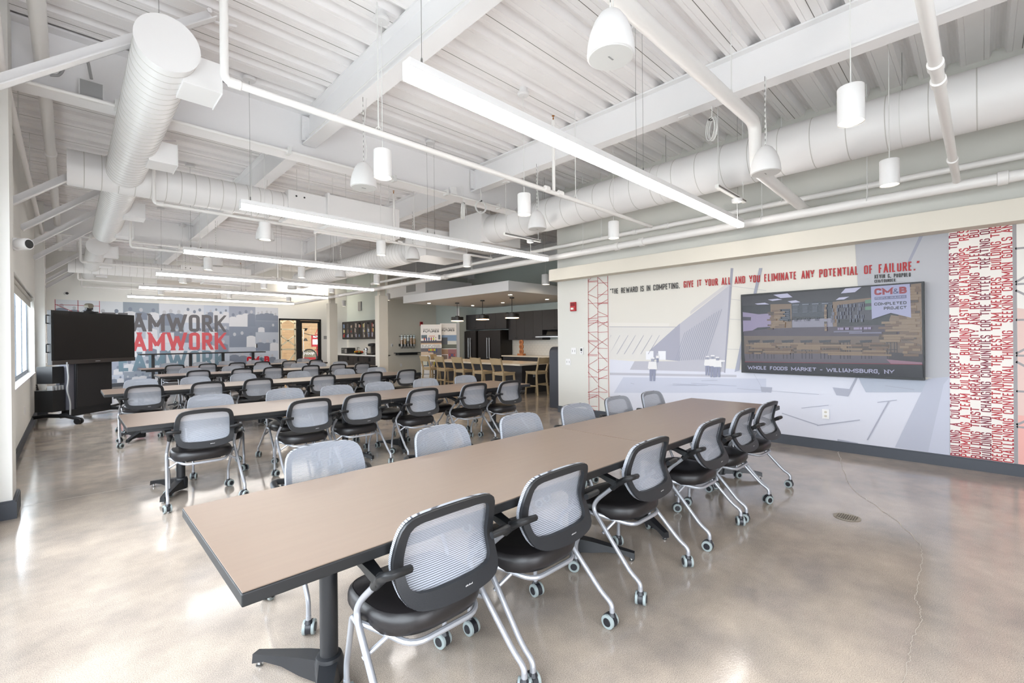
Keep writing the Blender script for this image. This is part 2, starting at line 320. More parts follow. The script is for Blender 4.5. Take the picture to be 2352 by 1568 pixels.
MURAL=[('g0',[(4.637,1.061),(2.069,.956),(2.073,.315),(4.648,.014)]),('g0',[(4.637,.857),(2.395,.931),(.247,.939),(.249,.101),(2.145,.099),(4.645,.129)]),('w1',[(4.625,1.64),(3.298,1.598),(3.349,1.071),(4.631,1.062)]),('w2',[(4.624,1.714),(3.47,1.666),(3.486,1.613),(4.625,1.644)]),('l1',[(4.625,1.645),(3.344,1.607),(3.345,1.598),(4.625,1.634)]),('d1',[(3.298,1.653),(2.512,2.212),(2.615,.918),(3.287,1.065),(3.77,1.222)]),('d0',[(3.129,1.834),(3.07,1.889),(2.511,2.266),(2.512,2.212),(3.13,1.79)]),('d2',[(3.829,1.222),(3.298,1.657),(3.303,1.065),(3.54,1.081),(3.538,1.221)]),('g1',[(3.889,1.213),(3.538,1.221),(3.54,1.081),(3.891,1.075)]),('d2',[(3.753,1.221),(3.669,1.222),(3.67,1.078),(3.754,1.076)]),('d2',[(3.538,1.224),(3.458,1.224),(3.459,1.083),(3.54,1.081)]),('d1',[(4.103,1.043),(3.151,1.069),(2.655,.923),(4.195,.895)]),('d1',[(4.633,.826),(2.458,.892),(2.458,.858),(4.634,.784)]),('g2',[(4.326,.759),(2.069,.859),(2.071,.664),(4.519,.474)]),('pole',[(2.526,2.432),(2.489,2.427),(2.615,.911),(2.631,.918)]),('br',[(3.222,1.515),(3.212,1.515),(3.373,1.07),(3.385,1.07)]),('br',[(3.183,1.539),(3.172,1.539),(3.34,1.073),(3.352,1.072)]),('br',[(3.144,1.563),(3.133,1.563),(3.307,1.075),(3.32,1.075)]),('br',[(3.105,1.587),(3.094,1.587),(3.275,1.077),(3.287,1.077)]),('br',[(3.066,1.611),(3.056,1.611),(3.243,1.08),(3.255,1.079)]),('br',[(3.028,1.634),(3.018,1.634),(3.211,1.082),(3.223,1.082)]),('br',[(2.99,1.658),(2.98,1.657),(3.179,1.084),(3.191,1.084)]),('br',[(2.952,1.681),(2.942,1.68),(3.148,1.087),(3.16,1.086)]),('br',[(2.915,1.703),(2.905,1.703),(3.117,1.089),(3.128,1.089)]),('br',[(2.878,1.726),(2.868,1.726),(3.085,1.091),(3.097,1.091)]),('br',[(2.841,1.749),(2.831,1.748),(3.055,1.093),(3.066,1.093)]),('br',[(2.804,1.771),(2.795,1.771),(3.024,1.096),(3.035,1.095)]),('br',[(2.768,1.793),(2.758,1.793),(2.993,1.098),(3.005,1.097)]),('br',[(2.732,1.811),(2.723,1.811),(2.963,1.096),(2.975,1.095)]),('br',[(2.697,1.829),(2.687,1.828),(2.933,1.094),(2.944,1.093)]),('br',[(2.661,1.846),(2.652,1.846),(2.903,1.092),(2.914,1.091)]),('br2',[(4.567,1.489),(4.557,1.489),(4.617,1.431),(4.625,1.431)]),('br2',[(4.39,1.486),(4.38,1.486),(4.616,1.154),(4.628,1.154)]),('br2',[(4.226,1.484),(4.216,1.484),(4.445,1.157),(4.456,1.157)]),('br2',[(4.084,1.482),(4.075,1.482),(4.297,1.159),(4.309,1.159)]),('br2',[(3.93,1.48),(3.921,1.48),(4.137,1.162),(4.148,1.162)]),('br2',[(3.779,1.478),(3.771,1.478),(3.98,1.165),(3.991,1.164)]),('br2',[(3.645,1.477),(3.637,1.477),(3.842,1.167),(3.852,1.167)]),('ln',[(2.538,2.18),(2.06,2.072),(2.06,2.066),(2.538,2.173)]),('ln',[(2.527,1.988),(2.398,1.961),(2.398,1.955),(2.527,1.981)]),('ln',[(2.555,1.702),(2.387,1.682),(2.387,1.676),(2.556,1.695)]),('ln',[(2.579,1.266),(2.365,1.259),(2.365,1.252),(2.579,1.259)]),('br',[(2.146,2.387),(2.104,2.382),(2.185,2.036),(2.222,2.039)]),('br2',[(2.376,1.447),(2.357,1.42),(2.418,.961),(2.483,.931)]),('gr',[(1.069,2.557),(.235,2.563),(.244,.939),(.468,.97),(1.044,2.028)]),('gs',[(1.051,.94),(.244,.939),(.245,.812),(.976,.756)]),('g3',[(.42,.951),(.244,.982),(.249,.101),(.709,.138)]),('g2',[(.294,.894),(.244,.982),(.249,.101),(.425,.124)]),('br',[(.484,2.548),(.451,2.549),(.56,2.273),(.585,2.276)]),('br2',[(2.227,.92),(2.222,.917),(2.123,.733),(2.128,.736)]),('br2',[(1.07,.939),(1.047,.938),(1.145,.705),(1.169,.705)]),('br2',[(.768,.669),(.755,.668),(.958,.182),(.971,.182)]),('br2',[(1.878,.412),(1.457,.301),(1.457,.288),(1.878,.399)]),('br2',[(1.478,.298),(1.035,.421),(1.035,.409),(1.478,.285)]),('br2',[(.866,.649),(.689,.692),(.689,.683),(.867,.64)]),('br2',[(1.262,.15),(1.056,.134),(1.056,.101),(1.262,.116)]),('br2',[(1.65,.501),(1.351,.568),(1.351,.56),(1.65,.493)]),('br2',[(.793,.85),(.535,.823),(.535,.816),(.793,.843)]),('br2',[(2.449,.699),(1.454,.695),(1.454,.69),(2.449,.694)]),('br2',[(2.141,.743),(1.994,.745),(2.007,.672),(2.129,.673)]),('br2',[(1.308,.792),(1.11,.782),(1.149,.69),(1.268,.697)]),('br2',[(3.423,.709),(3.036,.712),(3.036,.706),(3.423,.703)]),('br2',[(3.124,.735),(2.459,.735),(2.459,.73),(3.124,.729)]),('br2',[(4.179,.67),(4.106,.658),(4.106,.652),(4.179,.663)]),('br2',[(2.963,.781),(2.724,.802),(2.724,.796),(2.963,.775)]),('br2',[(3.423,.687),(2.864,.719),(2.864,.713),(3.423,.681)]),('wh',[(3.836,1.042),(3.701,1.046),(3.685,.923),(3.714,.915),(3.824,.91),(3.854,.936)]),('dk',[(3.824,.918),(3.714,.922),(3.725,.729),(3.762,.727),(3.769,.881),(3.784,.725),(3.822,.723)]),('br',[(3.793,1.098),(3.742,1.099),(3.743,1.049),(3.793,1.047)]),('wh',[(3.801,1.113),(3.734,1.115),(3.73,1.092),(3.806,1.09)]),('wh',[(3.702,1.147),(3.654,1.148),(3.649,1.104),(3.659,1.101),(3.698,1.1),(3.708,1.11)]),('dk',[(3.698,1.103),(3.659,1.104),(3.663,1.035),(3.676,1.034),(3.679,1.09),(3.684,1.034),(3.697,1.034)]),('br',[(3.687,1.167),(3.669,1.167),(3.669,1.149),(3.687,1.149)]),('wh',[(3.69,1.173),(3.666,1.173),(3.665,1.165),(3.691,1.164)]),('wh',[(2.909,1.101),(2.826,1.104),(2.816,1.011),(2.835,1.005),(2.902,1.003),(2.921,1.022)]),('dk',[(2.902,1.008),(2.835,1.011),(2.841,.866),(2.864,.864),(2.869,.98),(2.878,.864),(2.901,.863)]),('br',[(2.885,1.143),(2.85,1.144),(2.85,1.106),(2.885,1.105)]),('wh',[(2.89,1.154),(2.844,1.155),(2.841,1.138),(2.893,1.137)]),('wh',[(2.838,1.11),(2.744,1.112),(2.733,1.007),(2.753,1.0),(2.83,.997),(2.85,1.02)]),('dk',[(2.83,1.004),(2.753,1.007),(2.761,.842),(2.786,.84),(2.792,.972),(2.803,.839),(2.828,.838)]),('br',[(2.81,1.157),(2.771,1.158),(2.771,1.115),(2.81,1.114)]),('wh',[(2.816,1.17),(2.764,1.171),(2.761,1.151),(2.82,1.15)]),('wh',[(2.774,1.091),(2.67,1.094),(2.658,.999),(2.681,.992),(2.765,.989),(2.788,1.009)]),('dk',[(2.765,.995),(2.681,.998),(2.688,.848),(2.718,.847),(2.723,.966),(2.733,.846),(2.763,.844)]),('br',[(2.739,1.134),(2.704,1.135),(2.704,1.096),(2.739,1.095)]),('wh',[(2.745,1.146),(2.698,1.147),(2.695,1.129),(2.748,1.128)]),('wh',[(2.694,1.103),(2.614,1.098),(2.614,1.077),(2.701,1.068)])]
LATTICE=[(5.051,2.487,4.835,2.476),(5.051,2.47,4.836,2.459),(5.055,2.078,4.84,2.075),(5.058,1.8,4.843,1.802),(5.059,1.756,4.843,1.759),(5.059,1.718,4.844,1.721),(5.061,1.547,4.845,1.554),(5.063,1.399,4.847,1.393),(5.063,1.378,4.847,1.373),(5.066,1.141,4.85,1.14),(5.066,1.12,4.85,1.119),(5.07,.728,4.854,.734),(5.073,.449,4.857,.46),(5.074,.396,4.858,.409),(5.074,.361,4.858,.374),(5.076,.187,4.86,.203),(4.836,2.432,4.622,2.422),(4.838,2.224,4.625,2.217),(4.84,2.073,4.626,2.07),(4.84,2.06,4.626,2.057),(4.842,1.822,4.629,1.823),(4.844,1.715,4.63,1.718),(4.845,1.544,4.631,1.55),(4.849,1.256,4.635,1.253),(4.85,1.078,4.636,1.078),(4.853,.868,4.639,.872),(4.854,.714,4.64,.72),(4.857,.465,4.643,.476),(5.051,2.487,4.944,2.571),(5.053,2.278,4.836,2.406),(5.053,2.252,4.839,2.159),(5.054,2.165,4.841,1.971),(5.059,1.774,4.842,1.882),(5.06,1.652,4.843,1.749),(5.061,1.556,4.634,1.297),(5.063,1.378,4.848,1.261),(5.066,1.129,4.848,1.313),(5.068,.937,4.851,1.056),(5.068,.92,4.853,.816),(5.069,.819,4.855,.628),(5.073,.431,4.856,.537),(5.075,.312,4.858,.405),(5.076,.213,4.914,.117),(4.835,2.543,4.623,2.353),(4.839,2.167,4.624,2.294),(4.84,2.031,4.626,2.124),(4.841,1.925,4.629,1.834),(4.843,1.757,4.631,1.641),(4.844,1.643,4.63,1.736),(4.848,1.313,4.633,1.436),(4.849,1.193,4.637,1.011),(4.853,.816,4.638,.94),(4.855,.688,4.64,.776),(4.856,.577,4.643,.49),(4.858,.405,4.645,.296)]
SCREEN=[('bg',[(2.347,2.002),(.463,2.022),(.448,.96),(2.311,.947)]),('ceil',[(2.345,1.999),(.463,2.02),(.459,1.851),(1.003,1.871),(1.284,1.87),(1.984,1.872),(2.338,1.87)]),('wood',[(1.982,1.872),(1.732,1.862),(1.73,1.541),(1.976,1.547)]),('board',[(1.874,1.799),(1.745,1.797),(1.743,1.639),(1.873,1.641)]),('board',[(1.732,1.872),(1.288,1.86),(1.285,1.674),(1.73,1.693)]),('steel',[(1.727,1.649),(1.289,1.659),(1.281,1.551),(1.725,1.552)]),('wood',[(1.284,1.859),(1.241,1.859),(1.241,1.55),(1.279,1.551)]),('shelf',[(1.241,1.816),(.893,1.853),(.894,1.619),(1.241,1.642)]),('wood',[(1.241,1.862),(.893,1.883),(.893,1.851),(1.241,1.811)]),('wood',[(.552,2.007),(.465,2.013),(.459,1.271),(.656,1.326),(.743,1.613),(.727,1.67),(.551,1.634)]),('green',[(.963,1.858),(.904,1.864),(.901,1.82),(.962,1.818)]),('green',[(.963,1.779),(.902,1.783),(.901,1.741),(.962,1.74)]),('kit',[(2.333,1.783),(2.129,1.744),(1.979,1.748),(1.976,1.569),(2.141,1.562),(2.238,1.507),(2.33,1.508)]),('kitd',[(2.334,1.718),(2.225,1.708),(2.228,1.662),(2.33,1.666)]),('bar',[(2.325,1.514),(1.966,1.546),(1.281,1.551),(.848,1.559),(.605,1.523),(.605,1.458),(.699,1.421),(2.32,1.45)]),('wood2',[(2.32,1.45),(.699,1.426),(.462,1.326),(.459,1.225),(2.316,1.194)]),('floor',[(2.316,1.205),(.459,1.225),(.456,1.115),(2.306,1.089)]),('blk',[(2.271,1.386),(2.111,1.394),(2.122,1.36),(2.26,1.353)]),('blk',[(2.253,1.362),(2.245,1.362),(2.242,1.132),(2.25,1.131)]),('blk',[(2.206,1.362),(2.199,1.362),(2.195,1.133),(2.204,1.132)]),('blk',[(2.159,1.362),(2.151,1.362),(2.148,1.134),(2.156,1.134)]),('blk',[(2.127,1.362),(2.12,1.362),(2.116,1.135),(2.125,1.134)]),('blk',[(2.256,1.258),(2.126,1.265),(2.126,1.257),(2.256,1.249)]),('blk',[(2.085,1.385),(1.932,1.393),(1.942,1.36),(2.075,1.353)]),('blk',[(2.068,1.362),(2.06,1.362),(2.057,1.136),(2.065,1.136)]),('blk',[(2.023,1.362),(2.016,1.362),(2.013,1.137),(2.021,1.137)]),('blk',[(1.977,1.362),(1.97,1.362),(1.967,1.138),(1.975,1.138)]),('blk',[(1.947,1.362),(1.94,1.362),(1.937,1.139),(1.945,1.139)]),('blk',[(2.07,1.26),(1.946,1.267),(1.946,1.259),(2.07,1.251)]),('blk',[(1.852,1.384),(1.707,1.392),(1.717,1.359),(1.842,1.353)]),('blk',[(1.836,1.362),(1.829,1.362),(1.825,1.142),(1.833,1.141)]),('blk',[(1.794,1.361),(1.787,1.361),(1.784,1.143),(1.791,1.142)]),('blk',[(1.75,1.361),(1.743,1.361),(1.74,1.144),(1.748,1.143)]),('blk',[(1.721,1.361),(1.715,1.361),(1.711,1.144),(1.719,1.144)]),('blk',[(1.838,1.262),(1.72,1.269),(1.72,1.261),(1.838,1.254)]),('blk',[(1.636,1.383),(1.498,1.39),(1.507,1.359),(1.627,1.353)]),('blk',[(1.62,1.361),(1.614,1.361),(1.611,1.147),(1.618,1.147)]),('blk',[(1.581,1.361),(1.574,1.361),(1.571,1.148),(1.578,1.147)]),('blk',[(1.539,1.361),(1.533,1.361),(1.53,1.149),(1.537,1.148)]),('blk',[(1.512,1.361),(1.506,1.361),(1.502,1.149),(1.51,1.149)]),('blk',[(1.623,1.265),(1.511,1.271),(1.511,1.263),(1.623,1.256)]),('blk',[(1.431,1.382),(1.3,1.389),(1.308,1.358),(1.422,1.352)]),('blk',[(1.416,1.361),(1.41,1.361),(1.407,1.152),(1.414,1.151)]),('blk',[(1.378,1.361),(1.372,1.361),(1.369,1.153),(1.376,1.152)]),('blk',[(1.339,1.36),(1.333,1.36),(1.33,1.153),(1.337,1.153)]),('blk',[(1.313,1.36),(1.307,1.36),(1.304,1.154),(1.311,1.154)]),('blk',[(1.418,1.266),(1.312,1.273),(1.312,1.265),(1.418,1.258)]),('blk',[(1.227,1.381),(1.103,1.388),(1.111,1.358),(1.219,1.352)]),('blk',[(1.213,1.36),(1.207,1.36),(1.204,1.156),(1.211,1.156)]),('blk',[(1.177,1.36),(1.171,1.36),(1.168,1.157),(1.175,1.157)]),('blk',[(1.14,1.36),(1.134,1.36),(1.131,1.158),(1.138,1.158)]),('blk',[(1.115,1.36),(1.109,1.36),(1.106,1.159),(1.113,1.159)]),('blk',[(1.215,1.268),(1.114,1.274),(1.114,1.267),(1.215,1.26)]),('blk',[(1.018,1.38),(.899,1.387),(.907,1.358),(1.01,1.352)]),('blk',[(1.004,1.36),(.999,1.36),(.996,1.161),(1.002,1.161)]),('blk',[(.97,1.36),(.965,1.36),(.962,1.162),(.968,1.162)]),('blk',[(.935,1.36),(.929,1.36),(.927,1.163),(.933,1.163)]),('blk',[(.911,1.36),(.906,1.36),(.903,1.164),(.909,1.164)]),('blk',[(1.006,1.27),(.91,1.276),(.91,1.269),(1.006,1.262)]),('blk',[(.778,1.379),(.667,1.386),(.674,1.357),(.77,1.352)]),('blk',[(.765,1.359),(.76,1.359),(.757,1.167),(.763,1.167)]),('blk',[(.733,1.359),(.728,1.359),(.725,1.168),(.731,1.168)]),('blk',[(.7,1.359),(.695,1.359),(.692,1.169),(.698,1.169)]),('blk',[(.678,1.359),(.673,1.359),(.67,1.169),(.676,1.169)]),('blk',[(.767,1.273),(.677,1.278),(.677,1.272),(.767,1.265)]),('pan',[(1.942,1.995),(1.774,2.001),(1.715,1.947),(1.853,1.944)]),('pan',[(1.773,1.897),(1.679,1.905),(1.625,1.876),(1.727,1.872)]),('pan',[(2.173,1.891),(2.045,1.896),(1.989,1.87),(2.139,1.876)]),('pan',[(1.152,2.011),(.994,2.014),(1.058,1.959),(1.197,1.955)]),('pan',[(1.215,1.906),(1.111,1.91),(1.165,1.88),(1.249,1.878)]),('pan',[(2.009,1.935),(1.893,1.94),(1.831,1.923),(1.953,1.914)]),('txt',[(1.718,1.85),(1.642,1.848),(1.642,1.838),(1.718,1.838)]),('txt',[(1.713,1.822),(1.656,1.821),(1.656,1.817),(1.713,1.818)]),('txt',[(1.713,1.804),(1.657,1.803),(1.657,1.799),(1.713,1.8)]),('txt',[(1.714,1.786),(1.657,1.785),(1.657,1.78),(1.714,1.781)]),('txt',[(1.714,1.767),(1.657,1.766),(1.657,1.762),(1.714,1.763)]),('txt',[(1.714,1.749),(1.657,1.748),(1.657,1.744),(1.714,1.744)]),('txt',[(1.607,1.85),(1.533,1.848),(1.533,1.838),(1.607,1.838)]),('txt',[(1.602,1.822),(1.547,1.821),(1.547,1.817),(1.602,1.818)]),('txt',[(1.602,1.804),(1.547,1.803),(1.547,1.799),(1.602,1.8)]),('txt',[(1.603,1.786),(1.547,1.785),(1.547,1.781),(1.603,1.782)]),('txt',[(1.603,1.768),(1.547,1.767),(1.547,1.763),(1.603,1.764)]),('txt',[(1.603,1.75),(1.547,1.749),(1.547,1.745),(1.603,1.745)]),('txt',[(1.499,1.849),(1.427,1.848),(1.427,1.837),(1.499,1.838)]),('txt',[(1.494,1.822),(1.44,1.821),(1.44,1.817),(1.494,1.818)]),('txt',[(1.494,1.805),(1.44,1.804),(1.441,1.799),(1.494,1.8)]),('txt',[(1.494,1.787),(1.441,1.786),(1.441,1.782),(1.494,1.782)]),('txt',[(1.495,1.769),(1.441,1.768),(1.441,1.764),(1.495,1.764)]),('txt',[(1.495,1.751),(1.441,1.75),(1.441,1.746),(1.495,1.746)]),('txt',[(1.393,1.849),(1.323,1.847),(1.323,1.837),(1.393,1.837)]),('txt',[(1.389,1.822),(1.337,1.821),(1.337,1.817),(1.389,1.818)]),('txt',[(1.389,1.805),(1.337,1.804),(1.337,1.8),(1.389,1.801)]),('txt',[(1.389,1.787),(1.337,1.786),(1.337,1.782),(1.389,1.783)]),('txt',[(1.389,1.769),(1.337,1.769),(1.337,1.764),(1.389,1.765)]),('txt',[(1.389,1.752),(1.337,1.751),(1.337,1.747),(1.389,1.747)]),('yel',[(1.964,1.792),(1.879,1.79),(1.879,1.783),(1.964,1.784)]),('yel',[(1.964,1.742),(1.879,1.74),(1.879,1.734),(1.964,1.734)]),('yel',[(1.965,1.692),(1.88,1.69),(1.88,1.684),(1.965,1.684)]),('yel',[(1.965,1.641),(1.88,1.641),(1.88,1.634),(1.965,1.634)]),('yel',[(1.965,1.591),(1.88,1.591),(1.88,1.584),(1.965,1.583)]),('txt',[(1.864,1.765),(1.757,1.763),(1.757,1.758),(1.864,1.759)]),('txt',[(1.864,1.741),(1.757,1.739),(1.757,1.734),(1.864,1.735)]),('txt',[(1.864,1.716),(1.757,1.715),(1.757,1.71),(1.865,1.711)]),('txt',[(1.865,1.692),(1.757,1.691),(1.757,1.687),(1.865,1.687)]),('txt',[(1.865,1.668),(1.757,1.667),(1.758,1.663),(1.865,1.662)]),('cush',[(.745,1.244),(.463,1.225),(.46,1.114),(.753,1.134)]),('pan2',[(.768,1.16),(.463,1.135),(.461,1.113),(.723,1.106)]),('glare',[(1.044,1.604),(.75,1.623),(.849,1.461),(1.063,1.225),(1.162,1.132),(1.839,1.141),(1.562,1.366),(1.252,1.529)]),('red',[(2.304,1.092),(.458,1.115),(.458,1.109),(2.304,1.085)]),('bar2',[(2.304,1.085),(.458,1.109),(.452,.966),(2.305,.952)]),('rib',[(.904,2.011),(.558,2.012),(.549,1.632),(.724,1.694),(.897,1.629)]),('ribg',[(.871,1.886),(.587,1.889),(.587,1.853),(.871,1.852)])]
# ------------------------------------------------------------------ room shell
XL, XR, YF, YB, ZD = -.48, 6.88, 19.8, -3.6, 4.3
XK = 11.1
m = MB(); m.box(XL-.3, XK+.3, YB-.2, 26, -.1, 0, FLOOR); struct(m, 'floor', smooth=False)
m = MB()  # floor joints, cracks
JNT = mat('joint_filler', (186, 176, 163), .6)
def ribbon(pts, wd, mt):
    for (a, b) in zip(pts[:-1], pts[1:]):
        a = V(a[0], a[1], .0012); b = V(b[0], b[1], .0012); t = (b-a).normalized(); n = V(-t.y, t.x, 0)*wd/2
        m.poly([a-n, b-n, b+n, a+n], mt)
def jag(pts, k, amp):
    out = []
    for (a, b) in zip(pts[:-1], pts[1:]):
        for i in range(k): t = i/k; out.append((a[0]+(b[0]-a[0])*t+random.uniform(-amp, amp), a[1]+(b[1]-a[1])*t+random.uniform(-amp, amp)))
    return out+[pts[-1]]
ribbon(jag([(4.2, .31), (4.01, .28), (3.77, .27), (3.61, .27), (3.42, .26), (3.29, .26), (3.19, .23), (3.07, .22), (2.92, .23), (2.76, .24), (2.65, .23), (2.4, .24), (1.8, .3)], 7, .006), .0025, JNT)
ribbon(jag([(6.86, 1.25), (6.41, 1.15), (5.55, .95), (5.16, .81), (4.87, .63), (4.53, .44), (4.2, .31)], 6, .012), .005, JNT)
ribbon([(-.3, 5.88), (6.88, 5.86)], .004, JNT); ribbon([(-.3, 13.2), (7, 13.2)], .005, JNT); ribbon([(2.4, 5.86), (2.4, 19)], .003, JNT)
struct(m, 'floor', smooth=False)['label'] = 'pale crack lines and joints in the concrete'
# ribbed steel deck, ribs along x
prof = []; P = .333; y = -3.6-.005
k0 = math.floor((YB-1.70)/P)
yy = 1.70+k0*P
ys = []
while yy < 20.2:
    for a, z in ((-.105, 0), (-.07, -.0), (-.066, .006), (-.062, 0), (.0, 0), (.062, 0), (.066, .006), (.07, 0), (.105, 0), (.125, .07), (.145, .078), (.165, .07), (.185, .078), (.205, .07)): ys.append((yy+a, ZD+z))
    yy += P
vs = [V(x, a, z) for x in (XL-.2, XK+.2) for a, z in ys]; n = len(ys)
m = MB(); m.add(vs, [(i, i+1, n+i+1, n+i) for i in range(n-1)], DECK)
yy = 1.70+k0*P; q = 0
while yy < 19.8:
    if q % 2 == 0: m.box(XL, XK, yy-.003, yy+.003, ZD-.001, ZD+.001, DARKGAP)
    yy += P; q += 1
m.box(XL-.3, XK+.3, YB-.2, 20.3, ZD+.09, ZD+.2, DECK)
struct(m, 'ceiling', ang=20)
# left wall with window openings
def wall_y(name, x0, x1, y0, y1, z0, z1, holes, mt):
    """wall in a plane of constant x, from y0 to y1, with rectangular holes (ya,yb,za,zb)"""
    m = MB(); cur = y0
    for (a, b, c, d) in sorted(holes):
        m.box(x0, x1, cur, a, z0, z1, mt); m.box(x0, x1, a, b, z0, c, mt); m.box(x0, x1, a, b, d, z1, mt); cur = b
    m.box(x0, x1, cur, y1, z0, z1, mt); return struct(m, name, smooth=False)
HL = [(-3.2, -2.0, .3, 2.9), (-1.4, 5.2, .3, 2.9), (6.3, 12.95, .87, 2.33), (13.9, 19.3, .87, 2.33)]  # first two are out of view, enlarged to brighten the near floor
wall_y('wall_left', XL-.14, XL, YB, YF, 0, ZD+.1, HL, WALL)
FRM = mat('window_frame', (80, 88, 98), .4)
for i, (a, b, c, d) in enumerate(HL):
    w = thing('window_%d' % (i+1), 'window', 'window'); del w['category']; del w['label']; w['kind'] = 'structure'
    m = MB(); X0, X1 = XL-.112, XL-.096
    m.box(X0, X1, a, b, c, c+.07, FRM); m.box(X0, X1, a, b, d-.06, d, FRM)
    nn = max(2, round((b-a)/1.25))
    for j in range(nn+1):
        yj = a+.03+(b-a-.06)*j/nn; m.box(X0, X1, yj-.022, yj+.022, c+.07, d-.06, FRM)
    o = m.build('window_frame', w, smooth=False); o['kind'] = 'structure'
    m = MB(); m.box(XL-.104, XL-.1, a, b, c+.07, d-.06, GLASS); o = m.build('window_pane', w, smooth=False); o['kind'] = 'structure'
    m = MB(); m.box(XL-.14, XL+.012, a+.001, b-.001, c-.02, c+.006, WHITE); o = m.build('window_sill', w, smooth=False); o['kind'] = 'structure'
    m = MB(); m.tube([(XL-.05, a+.03, d-.05), (XL-.05, b-.03, d-.05)], .03, mat('blind_fabric', (190, 188, 182), .8), n=12); m.box(XL-.053, XL-.047, a+.03, b-.03, d-.2, d-.06, MATS['blind_fabric'])
    o = m.build('roller_blind', w)
    portal('window_portal', (XL-.2, (a+b)/2, (c+d)/2), (0, -PI/2, 0), d-c, b-a)
# pilasters on the left wall
for i, y0 in enumerate((-1.9, 5.55, 13.2)):
    m = MB(); m.box(XL, -.34, y0, y0+.37, 0, ZD, WALL); struct(m, 'trim_%d' % (i+1), smooth=False)
    m = MB(); m.box(XL, -.315, y0-.025, y0+.395, 0, .135, BASEB); m.box(XL, -.322, y0-.018, y0+.388, .135, .15, BASEB); struct(m, 'baseboard_pilaster', smooth=False)
def base_y(name, x, sx, y0, y1):
    m = MB(); m.box(min(x, x+sx*.02), max(x, x+sx*.02), y0, y1, 0, .11, BASEB); m.box(min(x, x+sx*.012), max(x, x+sx*.012), y0, y1, .11, .125, BASEB); return struct(m, name, smooth=False)
base_y('baseboard_left', XL, 1, YB, 5.5); base_y('baseboard_left', XL, 1, 5.95, 13.17); base_y('baseboard_left', XL, 1, 13.6, YF)
base_y('baseboard_right', XR, -1, YB, 5.79)
# right wall, soffit
m = MB(); m.box(XR, XR+.15, YB, 5.79, 0, ZD+.08, WALLR); m.box(XR+.15, XK+.1, 5.64, 5.79, 0, ZD+.08, WALL); struct(m, 'wall_right', smooth=False)
m = MB(); m.box(6.65, XR, YB, 5.81, 2.545, 2.765, WALLB); struct(m, 'trim_soffit', smooth=False, bevel=.004)
# back wall behind the camera; unseen opening added to brighten the left side
m = MB(); cur = XL
HB = [(-.2, 1.7)]
for a, b in HB:
    m.box(cur, a, YB-.15, YB, 0, ZD+.08, WALL); m.box(a, b, YB-.15, YB, 0, .15, WALL); m.box(a, b, YB-.15, YB, 2.75, ZD+.08, WALL); cur = b
    portal('window_portal', ((a+b)/2, YB-.2, 1.45), (PI/2, 0, 0), b-a, 2.6)
m.box(cur, XR+.15, YB-.15, YB, 0, ZD+.08, WALL); struct(m, 'wall_back', smooth=False)
# far wall with the door opening
DX0, DX1, DZ = 6.1, 7.79, 2.37
m = MB(); m.box(XL-.14, DX0, YF, YF+.12, 0, ZD+.08, WALL); m.box(DX0, DX1, YF, YF+.12, DZ, ZD+.08, WALL); m.box(DX1, 9.05, YF, YF+.12, 0, ZD+.08, WALL); struct(m, 'wall_far', smooth=False)
m = MB(); m.box(XL, DX0-.02, YF-.02, YF, 0, .12, BASEB); struct(m, 'baseboard_far', smooth=False)
# alcove wall (x = 8.95), cross wall (y = 16), kitchen walls
m = MB(); m.box(8.95, 9.07, 16.121, YF+.12, 0, ZD+.08, WALLG); struct(m, 'wall_alcove', smooth=False)
m = MB(); m.box(8.86, XK, 16.0, 16.12, 0, ZD+.08, WALLB); struct(m, 'wall_cross', smooth=False)
m = MB(); m.box(8.86, 10.9, 15.98, 16.0, 0, .12, BASEB); struct(m, 'baseboard_cross', smooth=False)
m = MB(); m.box(10.33, XK-.002, 13.4, 13.55, 0, 2.63, WALLG); m.box(10.318, 10.3295, 13.394, 13.556, 0, 2.598, WHITE); struct(m, 'wall_kitchen_side', smooth=False)
m = MB(); m.box(XK, XK+.12, 5.6, 16.2, 0, ZD+.08, WALLG); struct(m, 'wall_kitchen', smooth=False)
# columns between the hall and the alcove
for i, y0 in enumerate((12.96, 16.7)):
    m = MB(); m.box(6.88, 7.18, y0, y0+.26, 0, 2.83, WALLB); m.box(6.94, 7.12, y0+.04, y0+.22, 2.83, ZD-.02, WALLB)
    struct(m, 'trim_column', smooth=False, bevel=.004)
# steel beams
def ibeam_y(xc, y0, y1, zb, zt, w, name):
    m = MB(); m.box(xc-w/2, xc+w/2, y0, y1, zb, zb+.018, STEEL); m.box(xc-w/2, xc+w/2, y0, y1, zt-.018, zt, STEEL); m.box(xc-.006, xc+.006, y0, y1, zb+.018, zt-.018, STEEL)
    return m
def ibeam_x(yc, x0, x1, zb, zt, w):
    m = MB(); m.box(x0, x1, yc-w/2, yc+w/2, zb, zb+.02, STEEL); m.box(x0, x1, yc-w/2, yc+w/2, zt-.02, zt, STEEL); m.box(x0, x1, yc-.007, yc+.007, zb+.02, zt-.02, STEEL)
    return m
GY = (-1.7, 5.95, 13.45)
for gy in GY: struct(ibeam_x(gy, XL, XK, 3.72, ZD-.002, .24), 'trim_girder', smooth=False)
spans = ((YB, -1.72), (-1.68, 5.93), (5.97, 13.43), (13.47, YF))
for xc in (2.205, 4.915, 7.63, 10.34):
    for a, b in spans:
        m = ibeam_y(xc, a, b, 3.9, ZD-.002, .165, '')
        for yb, s in ((b, -1), (a, 1)):   # bolted end plates
            for dx in (-.09, .09):
                for k in range(3): m.lathe([(.017, 0), (.017, .014), (0, .018)], STEEL, c=(xc+dx*.55, yb+s*.035, 4.0+.1*k), n=6, axis='y')
            m.box(xc-.09, xc+.09, yb+(0 if s > 0 else -.03), yb+(.03 if s > 0 else 0), 3.95, 4.25, STEEL)
        struct(m, 'trim_beam', smooth=False)
